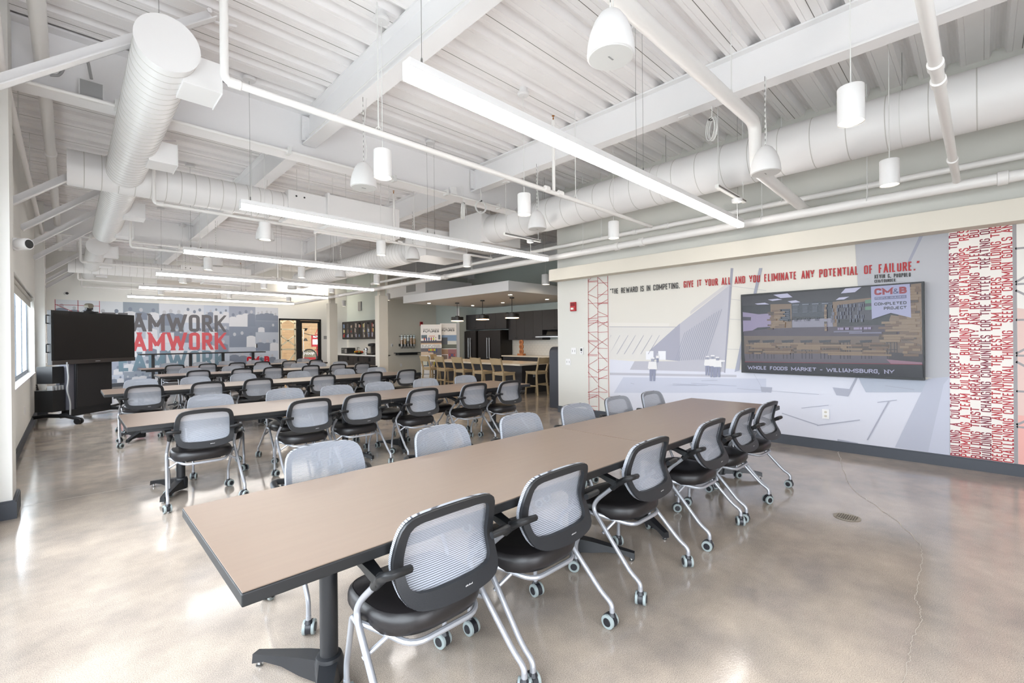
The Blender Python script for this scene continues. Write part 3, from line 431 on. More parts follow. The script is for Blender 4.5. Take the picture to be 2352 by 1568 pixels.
# dropped ceiling cloud over the kitchen island
m = MB(); m.box(7.6, XK, 7.93, 12.75, 2.6, 2.85, WHITE); struct(m, 'ceiling', smooth=False, bevel=.004)['label'] = 'white dropped ceiling over the kitchen island'
# kitchen tile
m = MB(); m.box(XK-.012, XK, 7.2, 11.4, .9, 1.42, TILE)
for i in range(6): m.box(XK-.0135, XK-.0115, 7.2, 11.4, .98+i*.078, .9815+i*.078, GREYPL)
for i in range(7):
    for j in range(27): m.box(XK-.0135, XK-.0115, 7.25+j*.155+(i % 2)*.077, 7.2515+j*.155+(i % 2)*.077, .9+i*.078, .98+i*.078, GREYPL)
struct(m, 'wall_kitchen_tile', smooth=False)
m = MB(); m.box(8.94, 8.949, 16.121, YF, .9, 1.5, TILE); struct(m, 'wall_alcove_tile', smooth=False)
# ------------------------------------------------------------------ tables
TL = 2.43
def make_table():
    t = thing('folding_table', 'x', 'table')
    m = MB(); m.box(.003, TL-.003, .006, .924, .727, .73, TABLE); m.build('tabletop', t, smooth=False)
    m = MB(); m.box(0, TL, 0, .93, .688, .727, EDGE); m.build('edge_band', t, smooth=False, bevel=.004)
    m = MB(); m.box(.1, TL-.1, .08, .11, .655, .688, METALBLK); m.box(.1, TL-.1, .82, .85, .655, .688, METALBLK); m.build('under_frame', t, smooth=False)
    for s, x in ((-1, .43), (1, TL-.36)):
        m = MB(); m.lathe([(.036, .07), (.036, .66)], METALBLK, c=(x, .465, 0), n=24); m.box(x-.05, x+.05, .15, .78, .66, .688, METALBLK)
        lg = m.build('leg', t)
        m = MB()
        m.lathe([(.055, .02), (.058, .1), (.05, .125), (.037, .13)], METALBLK, c=(x, .465, 0), n=24)
        for d in (-1, 1):
            P0 = V(x, .465, 0); P1 = V(x+s*.185, .465+d*.345, 0); u = (P1-P0).normalized(); nn = V(-u.y, u.x, 0); L = (P1-P0).length
            st = [(0.02, .045, .03, .115), (.12, .04, .035, .105), (.22, .034, .05, .088), (.32, .028, .045, .07), (L, .022, .018, .058)]
            vs = []
            for (q, hw, zb, zt) in st:
                c = P0+u*q
                vs += [c-nn*hw+V(0, 0, zb), c+nn*hw+V(0, 0, zb), c+nn*hw*.8+V(0, 0, zt), c-nn*hw*.8+V(0, 0, zt)]
            fs = [(0, 1, 2, 3), (16, 19, 18, 17)]
            for k in range(4):
                for j in range(4): fs.append((k*4+j, k*4+(j+1) % 4, k*4+4+(j+1) % 4, k*4+4+j)[::-1])
            m.add(vs, fs, METALBLK)
            m.lathe([(.014, 0), (.016, .006), (.008, .008), (.008, .03)], CHROME, c=P1-u*.02, n=12)
        m.build('foot', lg)
    return t
tab0 = make_table()
ROWN = ['front', 'second', 'third', 'fourth', 'farthest']
ROWS = [(.34, 1.44), (.34, 4.95), (.34, 8.32), (1.34, 11.8), (1.35, 15.25)]
first = True
for i, (x0, y0) in enumerate(ROWS):
    for j in range(2):
        t = tab0 if first else dup(tab0); first = False
        t.location = (x0+j*(TL+.002), y0, 0)
        tag(t, 'black-edged brown laminate table, %s half of the %s table row' % (('window-side', 'kitchen-side')[j], ROWN[i]), 'table', 'long meeting tables')
# ------------------------------------------------------------------ caster chair
def backxf(u, v):
    """point of the curved back; u -1..1 across, v 0..1 up"""
    yv = .05+.075*math.sin(min(1, v/.55)*PI/2)-.1*max(0, v-.42)**1.25
    z = .522+.30*v - .022*(1-u*u)*(1-v) + .016*(1-u*u)*v
    wd = .208+.018*math.sin(PI*min(1, v*1.05))
    return V(u*wd, yv+.02*u*u, z)
def backloop(kx, ky0, ky1, n=60, e=4.2):
    D = []; M_ = 720
    for k in range(M_):
        a = 2*PI*k/M_; c, s = math.cos(a), math.sin(a)
        u = math.copysign(abs(c)**(2/e), c)*kx; vv = math.copysign(abs(s)**(2/e), s)
        D.append((u, ky0+(ky1-ky0)*(vv+1)/2))
    L = [0]
    for i in range(M_): a, b = D[i], D[(i+1) % M_]; L.append(L[-1]+math.hypot((b[0]-a[0])*.7, b[1]-a[1]))
    out = []; j = 0
    for k in range(n):
        tgt = L[-1]*k/n
        while L[j+1] < tgt: j += 1
        f = (tgt-L[j])/max(1e-9, L[j+1]-L[j]); a, b = D[j], D[(j+1) % M_]; out.append((a[0]+(b[0]-a[0])*f, a[1]+(b[1]-a[1])*f))
    return out
def make_caster(simple=False):
    m = MB()
    m.lathe([(.008, .055), (.008, .075), (.013, .076), (.013, .1)], SILVER, n=10)
    # hood: arc over both wheels
    r = .037; n = 10; vs = []; c = V(0, .012, .034)
    for side in (-.012, .012):
        vs.append(c+V(side, 0, 0))
        for k in range(n+1):
            a = -.35+(PI+.75)*k/n; vs.append(c+V(side, r*math.cos(a), r*math.sin(a)))
    N2 = n+2; fs = [tuple(range(N2))[::-1], tuple(range(N2, 2*N2))]+[(i, (i+1) % N2, N2+(i+1) % N2, N2+i) for i in range(N2)]
    m.add(vs, fs, HOOD); m.lathe([(.02, .062), (.012, .08)], HOOD, n=12)
    W = []
    for s in (-1, 1):
        w = MB() if not simple else m
        w.lathe([(.022, 0), (.034, .001), (.0345, .012), (.033, .015), (.021, .016)][::1] if s > 0 else [(.021, -.016), (.033, -.015), (.0345, -.012), (.034, -.001), (.022, 0)], TYRE, c=(s*.0125, .012, .0345), n=22, axis='x')
        w.lathe([(.021, .0165), (.019, .019), (0, .019)] if s > 0 else [(0, -.019), (.019, -.019), (.021, -.0165)], HOOD, c=(s*.0125, .012, .0345), n=22, axis='x')
        if not simple: W.append(w)
    return m, W
def make_chair(simple=False):
    t = thing('task_chair', 'x', 'chair')
    # seat
    m = MB(); n = 40
    def outl(k):
        out = []
        for i in range(n):
            a = 2*PI*i/n; c, s = math.cos(a), math.sin(a); e = 3.4
            x = math.copysign(abs(c)**(2/e), c)*.238; y = math.copysign(abs(s)**(2/e), s)*.235
            if y < 0: x *= 1-.35*(y/.235)**2*.45
            out.append((x*k, y*k))
        return out
    lay = [(.84, .378), (.95, .385), (1.0, .41), (1.0, .437), (.975, .455), (.93, .463), (.918, .4605), (.9, .463), (.6, .462), (.25, .456)]
    vs = []; 
    for k, z in lay:
        for (x, y) in outl(k):
            vs.append((x, .335+y, z-.035*max(0, (y-.12)/.12)**2*(z/.46)-.012*abs(x/.238)**3))
    L = len(lay); fs = [tuple(range(n))[::-1], tuple(range((L-1)*n, L*n))]
    for i in range(L-1):
        for k in range(n): fs.append((i*n+k, i*n+(k+1) % n, (i+1)*n+(k+1) % n, (i+1)*n+k))
    m.add(vs, fs, LEATHER); m.build('seat', t, ang=50)
    # seat pan
    m = MB(); m.prism([(-.13, .2, .36), (.13, .2, .36), (.15, .5, .36), (-.15, .5, .36)], (0, 0, .03), BLACK)
    m.tube(fillet([(-.262, .315, .405), (-.2, .24, .375), (-.15, .12, .355), (.15, .12, .355), (.2, .24, .375), (.262, .315, .405)], .06), .0115, SILVER)
    m.tube([(-.275, .245, .31), (-.19, .215, .37)], .009, SILVER); m.tube([(.275, .245, .31), (.19, .215, .37)], .009, SILVER)
    m.build('seat_support', t)
    # back frame ring
    o1 = backloop(1.0, 0, 1, e=8); i1 = backloop(.84, .15, .9, e=9); N = len(o1); vs = []; K = 4
    loops = [([(a[0]+(b[0]-a[0])*q/K, a[1]+(b[1]-a[1])*q/K) for a, b in zip(o1, i1)], -.006) for q in range(K+1)]
    loops += [([(b[0]+(a[0]-b[0])*q/K, b[1]+(a[1]-b[1])*q/K) for a, b in zip(o1, i1)], -.025) for q in range(K+1)]
    for L1, dy in loops: vs += [backxf(u, v)+V(0, dy, 0) for u, v in L1]
    NL = len(loops); fs = []
    for a in range(NL):
        b = (a+1) % NL
        for k in range(N): fs.append((a*N+k, b*N+k, b*N+(k+1) % N, a*N+(k+1) % N))
    m = MB(); m.add(vs, fs, FRAMEBLK); bf = m.build('back_frame', t, ang=50)
    # mesh panel
    m = MB(); rings = []
    for s in (1.012, 1.004, .95, .9, .84, .78, .66, .5, .3, .15):
        rings.append([(u*s, .5+(v-.5)*s) for u, v in o1])
    vs = [backxf(u, v)+V(0, .007 if i else -.012, 0) for i, R_ in enumerate(rings) for (u, v) in R_]+[backxf(0, .5)+V(0, .007, 0)]
    fs = []
    for i in range(len(rings)-1):
        for k in range(N): fs.append((i*N+k, i*N+(k+1) % N, (i+1)*N+(k+1) % N, (i+1)*N+k))
    q = (len(rings)-1)*N
    for k in range(N): fs.append((q+k, q+(k+1) % N, len(vs)-1))
    m.add(vs, fs, MESH); m.build('mesh_panel', t, ang=60)
    # brand lettering on the back of the frame
    if not simple:
        m = MB(); p = backxf(.12, .085); textb(m, 'global', (p.x, p.y-.0275, p.z-.006), (.034, .0012, 0), (0, .0005, .009), WHITE, .01); m.build('badge', t, smooth=False)
    for s in (-1, 1):
        m = MB()
        m.tube(fillet([(s*.252, .165, .605), (s*.258, .3, .485), (s*.264, .322, .43), (s*.284, .06, .155), (s*.285, .0, .12), (s*.285, .0, .075)], .05, 6), .0125, SILVER, n=10)
        m.build('rear_leg', t)
        m = MB()
        m.tube(fillet([(s*.262, .31, .40), (s*.255, .37, .405), (s*.236, .455, .2), (s*.235, .47, .16), (s*.235, .47, .075)], .035, 5), .0115, SILVER, n=10)
        m.build('front_leg', t)
        m = MB()
        m.tube([(s*.2535, .195, .578), (s*.251, .15, .622)], [.0185, .021], BLACK, n=12)
        pts = fillet([(s*.25, .155, .612), (s*.275, .095, .652), (s*.258, .062, .665), (s*.185, .076, .655)], .05, 6)
        m.tube(pts, [.021-.003*i/len(pts) for i in range(len(pts))], BLACK, n=10, sy=.8)
        # forward blade of the arm rest
        A = [V(s*.252, .16, .61), V(s*.256, .25, .64), V(s*.26, .37, .652)]
        B_ = [(.017, .019), (.024, .012), (.026, .007)]
        vs = []
        for a, (hw, ht) in zip(A, B_): vs += [a+V(-hw, 0, -ht), a+V(hw, 0, -ht), a+V(hw, 0, ht), a+V(-hw, 0, ht)]
        m.add(vs, [(0, 1, 2, 3)[::-1], (8, 9, 10, 11)]+[(k*4+j, k*4+(j+1) % 4, k*4+4+(j+1) % 4, k*4+4+j) for k in range(2) for j in range(4)], BLACK)
        m.build('armrest', t, bevel=.003)
    for (x, y) in ((-.285, 0), (.285, 0), (-.235, .47), (.235, .47)):
        m, W = make_caster(simple)
        c = m.build('caster', t, loc=(x, y, 0))
        for w in W: w.build('wheel', c)
    return t
chair_full = make_chair(); chair_far = make_chair(True)
used = {id(chair_full): False, id(chair_far): False}
def place_chair(x, y, rz, label, group, far=False):
    src = chair_far if far else chair_full
    if used[id(src)]: c = dup(src)
    else: c = src; used[id(src)] = True
    c.location = (x, y, 0); c.rotation_euler = (0, 0, rz)
    tag(c, label, 'chair', group)
    for ch in c.children:
        if ch.name.startswith('caster'): ch.rotation_euler = (0, 0, random.uniform(-1.2, 1.2)+(PI if random.random() < .3 else 0))
ORD = ['leftmost', 'second from left', 'third from left', 'third from right', 'second from right', 'rightmost']
def row(r, side, xs, ys, rots=None):
    for i, x in enumerate(xs):
        y = ys[i] if isinstance(ys, (list, tuple)) else ys
        rz = (0 if side == 'near' else PI)+((rots[i] if rots else random.uniform(-.03, .03)))
        place_chair(x, y, rz, 'mesh-back caster chair, %s on the %s side of the %s table row' % (ORD[i+(6-len(xs) if i > 2 else 0)] if len(xs) == 6 else ORD[i], side, ROWN[r]), 'chairs along the %s side of the %s table row' % (side, ROWN[r]), r >= 3)
row(0, 'near', (1.01, 1.63, 2.47, 3.36, 4.03, 4.62), 1.28, (0, .0, .0, .0, .02, -.02))
row(0, 'far', (1.06, 1.84, 2.57, 3.31, 4.02, 4.65), (2.76, 2.70, 2.66, 2.67, 2.70, 2.66))
row(1, 'near', (.87, 1.80, 2.38, 3.16, 3.98, 4.6), (4.75, 4.76, 4.78, 4.74, 4.74, 4.68), (-.04, .02, -.03, 0, 0, .03))
row(1, 'far', (1.15, 1.96, 2.58, 3.19, 3.97, 4.75), (6.2, 6.25, 6.14, 6.12, 6.12, 6.12))
row(2, 'near', (.77, 1.52, 2.23, 3.25, 4.2, 4.98), (8.16, 8.1, 8.16, 8.06, 8.1, 8.12))
row(2, 'far', (.85, 1.57, 2.34, 3.28, 4.2, 4.93), (9.72, 9.58, 9.75, 9.58, 9.54, 9.52))
row(3, 'near', (2.0, 2.83, 3.48, 4.35, 5.05, 5.72), 11.62)
row(3, 'far', (2.05, 2.9, 3.6, 4.5, 5.0, 5.63), 13.05)
row(4, 'near', (2.05, 2.8, 3.53, 4.2, 4.98, 5.8), 15.07)
row(4, 'far', (2.1, 2.86, 3.53, 4.3, 5.1, 5.84), 16.5)
# tall bar-height table in front of the far mural
t = thing('bar_table', 'long black bar-height table in front of the collage wall', 'table', (1.6, 18.35, 0))
m = MB(); m.box(0, 3.6, 0, .6, 1.04, 1.075, EDGE); m.build('tabletop', t, smooth=False, bevel=.003)
for x in (.35, 1.35, 2.3, 3.25):
    m = MB(); m.box(x-.04, x+.04, .26, .34, .03, 1.04, METALBLK); m.box(x-.04, x+.04, .02, .58, 0, .03, METALBLK); m.build('leg', t, smooth=False)
RECESS = mat('recessed_lens', (255, 255, 255), .5, emit=(255, 236, 205), es=170)
# ------------------------------------------------------------------ lights
def linear_light(y, k):
    t = thing('linear_pendant_light', 'long glowing linear pendant light over the aisle beside the table rows, number %d' % k, 'light', (1.33, y, 2.86), 0, 'linear pendant lights in parallel')
    m = MB(); m.box(0, 4.96, 0, .075, .052, .1, WHITE); m.box(0, .004, 0, .075, 0, .052, WHITE); m.box(4.956, 4.96, 0, .075, 0, .052, WHITE); m.build('housing', t, smooth=False)
    for a, b in ((.004, 2.425), (2.43, 4.956)):
        m = MB(); m.box(a, b, .001, .074, 0.0, .052, LENS); m.build('lens', t, smooth=False)
    for x in (.1, 2.38, 2.5, 4.86):
        m = MB(); m.tube([(x, .037, .1), (x, .037, ZD-2.86)], .0016, WIRE, n=5); m.lathe([(.006, .1), (.006, .14), (.003, .15)], WIRE, c=(x, .037, 0), n=8); m.build('suspension_wire', t)
    for x in (.1, 2.44):
        m = MB(); m.lathe([(.06, ZD-2.86-.035), (.065, ZD-2.86-.03), (.065, ZD-2.86-.001)], WHITE, c=(x, .037, 0), n=20); m.build('canopy', t)
    return t
LN = ['nearest the camera', 'second from the camera', 'third from the camera', 'fourth from the camera', 'fifth from the camera', 'farthest, nearest the collage wall']
l0 = None
for k, y in enumerate((2.14, 5.5, 8.87, 12.12, 15.36, 18.6)):
    if l0 is None: l0 = linear_light(y, 1); t = l0
    else: t = dup(l0); t.location.y = y
    t['label'] = 'long white linear pendant light, '+LN[k]
def downlight():
    t = thing('cylinder_downlight', 'x', 'light')
    m = MB(); m.lathe([(.064, .012), (.075, 0), (.076, .004), (.076, .235), (.072, .24), (.02, .242), (.018, .255), (0, .255)], WHITE, n=28, cap=False); m.lathe([(.0, .02), (.06, .02)][::-1], WHITE, n=28); m.lathe([(.066, .013), (.073, .001)], CHROME, n=28, cap=False); m.build('shade', t)
    m = MB(); m.lathe([(0, .0135), (.064, .0135)], BULB, n=28); m.build('lens', t, smooth=False)
    m = MB(); m.tube([(0, 0, .25), (0, 0, ZD-2.85)], .0035, CABLE, n=6); m.build('cord', t)
    m = MB(); m.lathe([(.0, ZD-2.85-.09), (.055, ZD-2.85-.09), (.07, ZD-2.85-.075), (.07, ZD-2.85-.06), (.045, ZD-2.85-.055), (.045, ZD-2.85)], WHITE, n=20); m.build('canopy', t)
    return t
d0 = downlight(); fst = True
CN = {1.98: 'window-side column', 3.75: 'middle column', 5.57: 'mural-side column'}
RN = ['nearest the camera', 'second from the camera', 'third from the camera', 'fourth from the camera', 'fifth from the camera', 'last before the collage wall']
for i, y in enumerate((.6, 3.64, 6.97, 10.6, 13.35, 17.0)):
    for x in (1.98, 3.75, 5.57):
        if i == 0 and x < 3: continue
        t = d0 if fst else dup(d0); fst = False
        t.location = (x, y, 2.85)
        j = i if x > 3 else i
        tag(t, 'white cylinder pendant downlight, %s, %s' % (CN[x], RN[i]), 'light', 'cylinder downlights')
t = dup(d0); t.location = (8.5, 7.53, 2.78); t.scale = (1.35, 1.35, 1.048); tag(t, 'small white cylinder downlight at the edge of the kitchen soffit', 'light', 'cylinder downlights')
for i, (x, y) in enumerate(((9.3, 14.3), (8.1, 14.6), (8.1, 18.2))):  # last two are added to brighten the dispenser wall and alcove
    t = dup(d0); t.location = (x, y, 2.85); tag(t, 'white cylinder downlight over the passage, %s' % ('behind the kitchen soffit', 'added to brighten the dispenser wall', 'added to brighten the coffee alcove')[i], 'light', 'cylinder downlights')
for i, (x, y) in enumerate(((8.3, 8.6), (10.1, 8.9), (9.9, 10.6), (9.9, 12.1), (8.2, 12.2))):  # some are added, all glow strongly, to brighten the dim kitchen
    t = thing('recessed_light', 'small recessed light in the underside of the white kitchen soffit, partly added set, number %d' % (i+1), 'light', (x, y, 2.6), 0, 'recessed lights in the kitchen soffit')
    m = MB(); m.lathe([(.05, -.004), (.062, -.004), (.064, 0)], WHITE, n=20, cap=False); m.build('trim_ring', t)
    m = MB(); m.lathe([(0, -.002), (.05, -.002)], RECESS, n=20); m.build('lens', t)
def speaker():
    t = thing('pendant_speaker', 'x', 'speaker')
    m = MB(); m.lathe([(.118, .0), (.128, .004), (.13, .02), (.126, .07), (.113, .13), (.09, .19), (.06, .235), (.03, .258), (0, .264)], WHITE, n=30); m.build('shell', t)
    m = MB(); m.lathe([(0, -.002), (.119, -.002), (.119, .004)], mat('speaker_grille', (214, 214, 212), .7) if 'speaker_grille' not in MATS else MATS['speaker_grille'], n=30); m.box(-.022, .022, -.004, .004, -.004, -.002, GREYPL); m.build('grille', t)
    m = MB(); h = 3.9-2.98
    m.tube([(0, 0, .26), (0, 0, h)], .003, WIRE, n=5)
    for k in range(12): m.lathe([(.0, 0), (.006, .012), (.004, .03), (0, .045)], CABLE, c=(0, 0, .27+k*(h-.3)/12), n=6)
    m.tube([(.02, 0, .25), (.035, 0, .4), (.008, 0, .6), (.04, 0, h+.003)], .0035, CABLE, n=5); m.build('hanging_chain', t)
    return t
s0 = speaker(); fst = True
for i, y in enumerate((1.42, 4.36, 7.6, 10.85, 14.2)):
    for x in (2.16, 4.75):
        t = s0 if fst else dup(s0); fst = False
        t.location = (x, y, 2.98)
        tag(t, 'white bell-shaped pendant speaker, %s row, %s' % ('window-side' if x < 3 else 'mural-side', RN[i]), 'speaker', 'bell pendant speakers')
# ------------------------------------------------------------------ ducts
def spiral_y(x, z, r, y0, y1, step=.11, caps=True, n=36):
    m = MB(); m.lathe([(0, y0), (r, y0), (r, y1), (0, y1)], DUCT, c=(x, 0, z), n=n, axis='y')
    s = m; y = y0+step
    while y < y1-.02:
        s.lathe([(r, y-.004), (r+.0022, y-.0025), (r+.0022, y+.0025), (r, y+.004)], DUCTLINE, c=(x, 0, z), n=n, axis='y', cap=False); y += step
    for yy in (y0+.02,): s.lathe([(r, yy-.02), (r+.007, yy-.02), (r+.007, yy+.01), (r, yy+.01)], DUCT, c=(x, 0, z), n=n, axis='y', cap=False)
    return m
def outlet(x, y, z, r, parent):
    m = MB(); R = Matrix.Rotation(0, 3, 'Z')
    m.box(x+r*.55, x+r+.17, y-.16, y+.16, z-.18, z+.05, DUCT); m.box(x+r+.165, x+r+.172, y-.17, y+.17, z-.19, z+.06, DUCT)
    m.build('outlet_box', parent, smooth=False, bevel=.003)
LX, LZ, LR = .53, 3.58, .19
t = thing('air_duct', 'white spiral air duct with round end cap, along the window side nearest the camera', 'duct', (0, 0, 0), 0, 'spiral air ducts')
m = spiral_y(LX, LZ, LR, 4.06, 11.9); m.build('duct_tube', t)
for y in (4.35, 6.4, 9.4, 11.2): outlet(LX, y, LZ, LR, t)
m = MB()
for y in (4.5, 7.0, 9.0, 11.5): m.tube([(LX, y, LZ+LR), (LX, y, ZD)], .002, WIRE, n=5)
m.build('suspension_wire', t)
t = thing('air_duct', 'white spiral air duct near the windows, farther run above the mobile screen', 'duct', (0, 0, 0), 0, 'spiral air ducts')
m = spiral_y(LX-.05, LZ, LR, 13.64, 19.3); m.build('duct_tube', t)
for y in (13.95, 15.9, 18.2): outlet(LX-.05, y, LZ, LR, t)
def cross(yc, x0, x1, label):
    t = thing('air_duct', label, 'duct', (0, 0, 0), 0, 'spiral air ducts')
    r = .215
    m = MB(); m.lathe([(0, x0), (r, x0), (r, x1)], DUCT, c=(0, yc, LZ-.02), n=36, axis='x'); s = m; x = x0+.15
    while x < x1:
        s.lathe([(r, x-.004), (r+.002, x-.0025), (r+.002, x+.0025), (r, x+.004)], DUCTLINE, c=(0, yc, LZ-.02), n=36, axis='x', cap=False); x += .16
    m.build('duct_tube', t)
    m = MB(); m.box(x1, x1+.6, yc-.23, yc+.23, LZ-.25, LZ+.2, DUCT)
    m.box(x1+.6, x1+1.9, yc-.28, yc+.28, LZ-.29, LZ+.24, DUCT); m.box(x1+.58, x1+.62, yc-.3, yc+.3, LZ-.3, LZ+.26, DUCT)
    for a in (.12, .24):
        for b in (-.1, .12): m.lathe([(.014, 0), (.014, .01), (0, .01)], MATS['black_plastic'], c=(x1+a, yc-.24, LZ+b), n=8, axis='y')
    m.build('silencer_box', t, smooth=False, bevel=.003)
    m = MB()
    for a in (.3, .9, 1.7):
        for d in (-.27, .27): m.tube([(x1+a, yc+d, LZ+.2), (x1+a, yc+d, ZD)], .004, CABLE, n=5)
    m.build('hanger_rod', t); return t
cross(7.68, .0, 2.45, 'white round duct crossing toward the middle, ending in a boxed silencer, nearer one')
cross(17.1, .0, 2.45, 'white round duct crossing toward the middle near the collage wall, farther one')
RX, RZ, RR = 6.08, 3.62, .275
t = thing('air_duct', 'large white spiral air duct above the mural wall, nearest the camera', 'duct', (0, 0, 0), 0, 'spiral air ducts')
m = spiral_y(RX, RZ, RR, YB+.1, 6.75, .32, True, 44); m.build('duct_tube', t)
m = MB()
for y in (.55, 3.1, 5.4): m.tube([(RX, y, RZ+RR), (RX, y, ZD)], .0025, WIRE, n=5); m.lathe([(RR+.001, y-.004), (RR+.003, y-.004), (RR+.003, y+.004), (RR+.001, y+.004)], CABLE, c=(RX, 0, RZ), n=40, axis='y', cap=False)
m.build('suspension_wire', t)
m = MB(); 
pr = [(RX-RR, 6.75, RZ-RR), (RX+RR, 6.75, RZ-RR), (RX+RR, 6.75, RZ+RR), (RX-RR, 6.75, RZ+RR)]
m.box(RX-.32, RX+.75, 6.75, 7.75, RZ-.28, RZ+.28, DUCT); m.box(RX-.34, RX-.3, 6.73, 7.77, RZ-.3, RZ+.3, DUCT); m.build('transition_box', t, smooth=False, bevel=.004)
t = thing('air_duct', 'large white spiral air duct behind the light rows, farther run past the silencers', 'duct', (0, 0, 0), 0, 'spiral air ducts')
m = spiral_y(5.55, 3.45, .27, 8.5, 15.8, .14); m.build('duct_tube', t)
m = MB(); m.box(5.25, 6.3, 7.9, 8.7, 3.17, 3.73, DUCT); m.build('transition_box', t, smooth=False, bevel=.004)
# return-air box over the kitchen
m = MB(); m.box(8.6, 10.6, 13.0, 15.6, 3.0, 3.5, DUCT); m.box(8.59, 8.6, 13.6, 14.2, 3.12, 3.38, GREYPL)
for a_ in (8.7, 10.5):
    for b_ in (13.1, 15.5): m.tube([(a_, b_, 3.5), (a_, b_, ZD-.004)], .006, CABLE, n=5)
tag(m.build('duct_box', smooth=False, bevel=.003), 'big pale duct box with a grey grille, above and behind the kitchen soffit', 'duct')
# ------------------------------------------------------------------ pipes
def pipe(name, label, pts, r, clamps=(), hang=(), cat='pipe', rr=.06, couplings=()):
    t = thing(name, label, cat)
    m = MB(); m.tube(fillet(pts, rr, 6), r, PIPE, n=14); m.build('pipe_run', t)
    if couplings:
        for p, d in couplings:
            m = MB(); p = V(*p); d = V(*d).normalized(); m.tube([p-d*.04, p-d*.035, p+d*.035, p+d*.04], [r*1.02, r*1.25, r*1.25, r*1.02], PIPE, n=16); m.build('coupling', t)
    if hang:
        for p in hang:
            m = MB(); m.tube([(p[0], p[1], p[2]+r), (p[0], p[1], ZD-.001)], .005, CABLE, n=6); m.tube([(p[0]-r*1.1, p[1], p[2]), (p[0]-r*.8, p[1], p[2]+r*1.1), (p[0], p[1], p[2]+r*2), (p[0]+r*.8, p[1], p[2]+r*1.1), (p[0]+r*1.1, p[1], p[2])], .004, CABLE, n=5); m.build('hanger_rod', t)
    return t
BX, BZ = 6.53, 2.955
pipe('sprinkler_main', 'thick white main pipe running just above the soffit of the mural wall', [(BX, YB+.05, BZ), (BX, 19.7, BZ)], .055, hang=[(BX, y, BZ) for y in (.9, 2.0, 4.9, 8.0, 11, 14, 17)], couplings=[((BX, y, BZ), (0, 1, 0)) for y in (-.15, 3.75, 4.2, 9, 15)])
pipe('sprinkler_main', 'thinner white pipe parallel to and above the thick main pipe', [(6.66, YB+.05, 3.17), (6.66, 13.0, 3.17)], .035, hang=[(6.66, y, 3.17) for y in (1.8, 4.6, 7.5, 10.5)], couplings=[((6.66, y, 3.17), (0, 1, 0)) for y in (3.4, 3.95, 8.2)])
pipe('riser_pipe', 'white pipe with ribbed coupling dropping at upper right onto the thick main', [(2.2, .185, 3.02), (6.5, .17, 3.0)], .032, couplings=[((3.9, .18, 3.01), (1, 0, 0)), ((3.65, .18, 3.01), (1, 0, 0)), ((5.7, .175, 3.0), (1, 0, 0))])
pipe('drain_pipe', 'white drain pipe that jogs down by two elbows before entering the mural wall', [(.9, 1.56, 3.52), (4.9, 1.56, 3.56), (4.93, 1.56, 3.1), (6.87, 1.56, 3.05)], .058, rr=.12, hang=[(4.3, 1.56, 3.56)])
pipe('conduit_pipe', 'straight white pipe running above the windows between knee braces', [(-.15, 1.5, 3.93), (-.15, 17, 3.93)], .052, couplings=[((-.15, 6.1, 3.93), (0, 1, 0)), ((-.15, 8.5, 3.93), (0, 1, 0))])
pipe('conduit_pipe', 'thin white conduit high on the window wall with a jog at the girder', [(-.36, 1.5, 3.85), (-.36, 4.9, 3.85), (-.36, 5.2, 3.6), (-.36, 12.9, 3.6)], .028, rr=.12, hang=[(-.36, 7.0, 3.6), (-.36, 9, 3.6)])
SN = ['nearest the camera', 'second from the camera', 'third from the camera', 'fourth from the camera', 'fifth from the camera', 'beside the collage wall']
for i, (y, x0) in enumerate(((3.56, .77), (7.3, .79), (10.9, .83), (13.6, .2), (17.4, .2), (19.5, .3))):
    t = pipe('sprinkler_branch', 'slim white sprinkler pipe crossing the room, '+SN[i], [(x0, y, ZD-.05), (x0, y, 3.2), (BX, y+.02, 3.17)], .026 if i == 0 else .022, rr=.05,
             hang=[(x, y, 3.2) for x in (1.9, 4.6)] , couplings=[((x0+.06, y, 3.2), (1, 0, 0)), ((4.05, y, 3.2), (1, 0, 0)), ((4.3, y, 3.2), (1, 0, 0))])
    m = MB(); m.tube([(4.18, y, 3.2), (4.18, y, 4.02)], .019, PIPE, n=10); m.lathe([(.026, 3.98), (.026, 4.04), (.012, 4.05)], PIPE, c=(4.18, y, 0), n=12)
    m.lathe([(.008, 4.05), (.008, 4.075), (.004, 4.08), (.004, 4.095), (.018, 4.097), (.018, 4.1), (0, 4.1)], mat('brass', (176, 120, 60), .35, 1) if 'brass' not in MATS else MATS['brass'], c=(4.18, y, 0), n=10); m.build('sprinkler_head', t)
    t['group'] = 'sprinkler branch pipes'
# conduits and wireway along the girders
for i, gy in enumerate((5.8, 13.3)):
    t = thing('cable_conduit', 'white conduit clamped under the steel girder, %s' % ('nearer one' if i == 0 else 'farther one'), 'conduit')
    m = MB(); m.tube([(-.3, gy-.07, 3.69), (6.0, gy-.07, 3.69)], .018, PIPE, n=10); m.build('conduit_run', t)
    m = MB()
    for x in (.35, 1.9, 3.3, 4.2, 5.3): m.box(x-.02, x+.02, gy-.095, gy+.0, 3.66, 3.745, CABLE)
    m.build('clamp', t, smooth=False)
def jbox(x, y, z, s, label):
    m = MB(); m.box(x-s, x+s, y-.03, y+.03, z-s, z+s, WHITE); m.box(x-s*.92, x+s*.92, y-.034, y-.03, z-s*.92, z+s*.92, GREYPL if s > .08 else WHITE)
    return tag(m.build('junction_box', smooth=False, bevel=.002), label, 'electrical box', 'junction boxes')
jbox(.17, 5.78, 3.78, .085, 'grey-fronted junction box on the girder near the pilaster, with looping conduit')
jbox(4.3, 5.72, 3.75, .055, 'small white junction box under the girder near the cable coils')
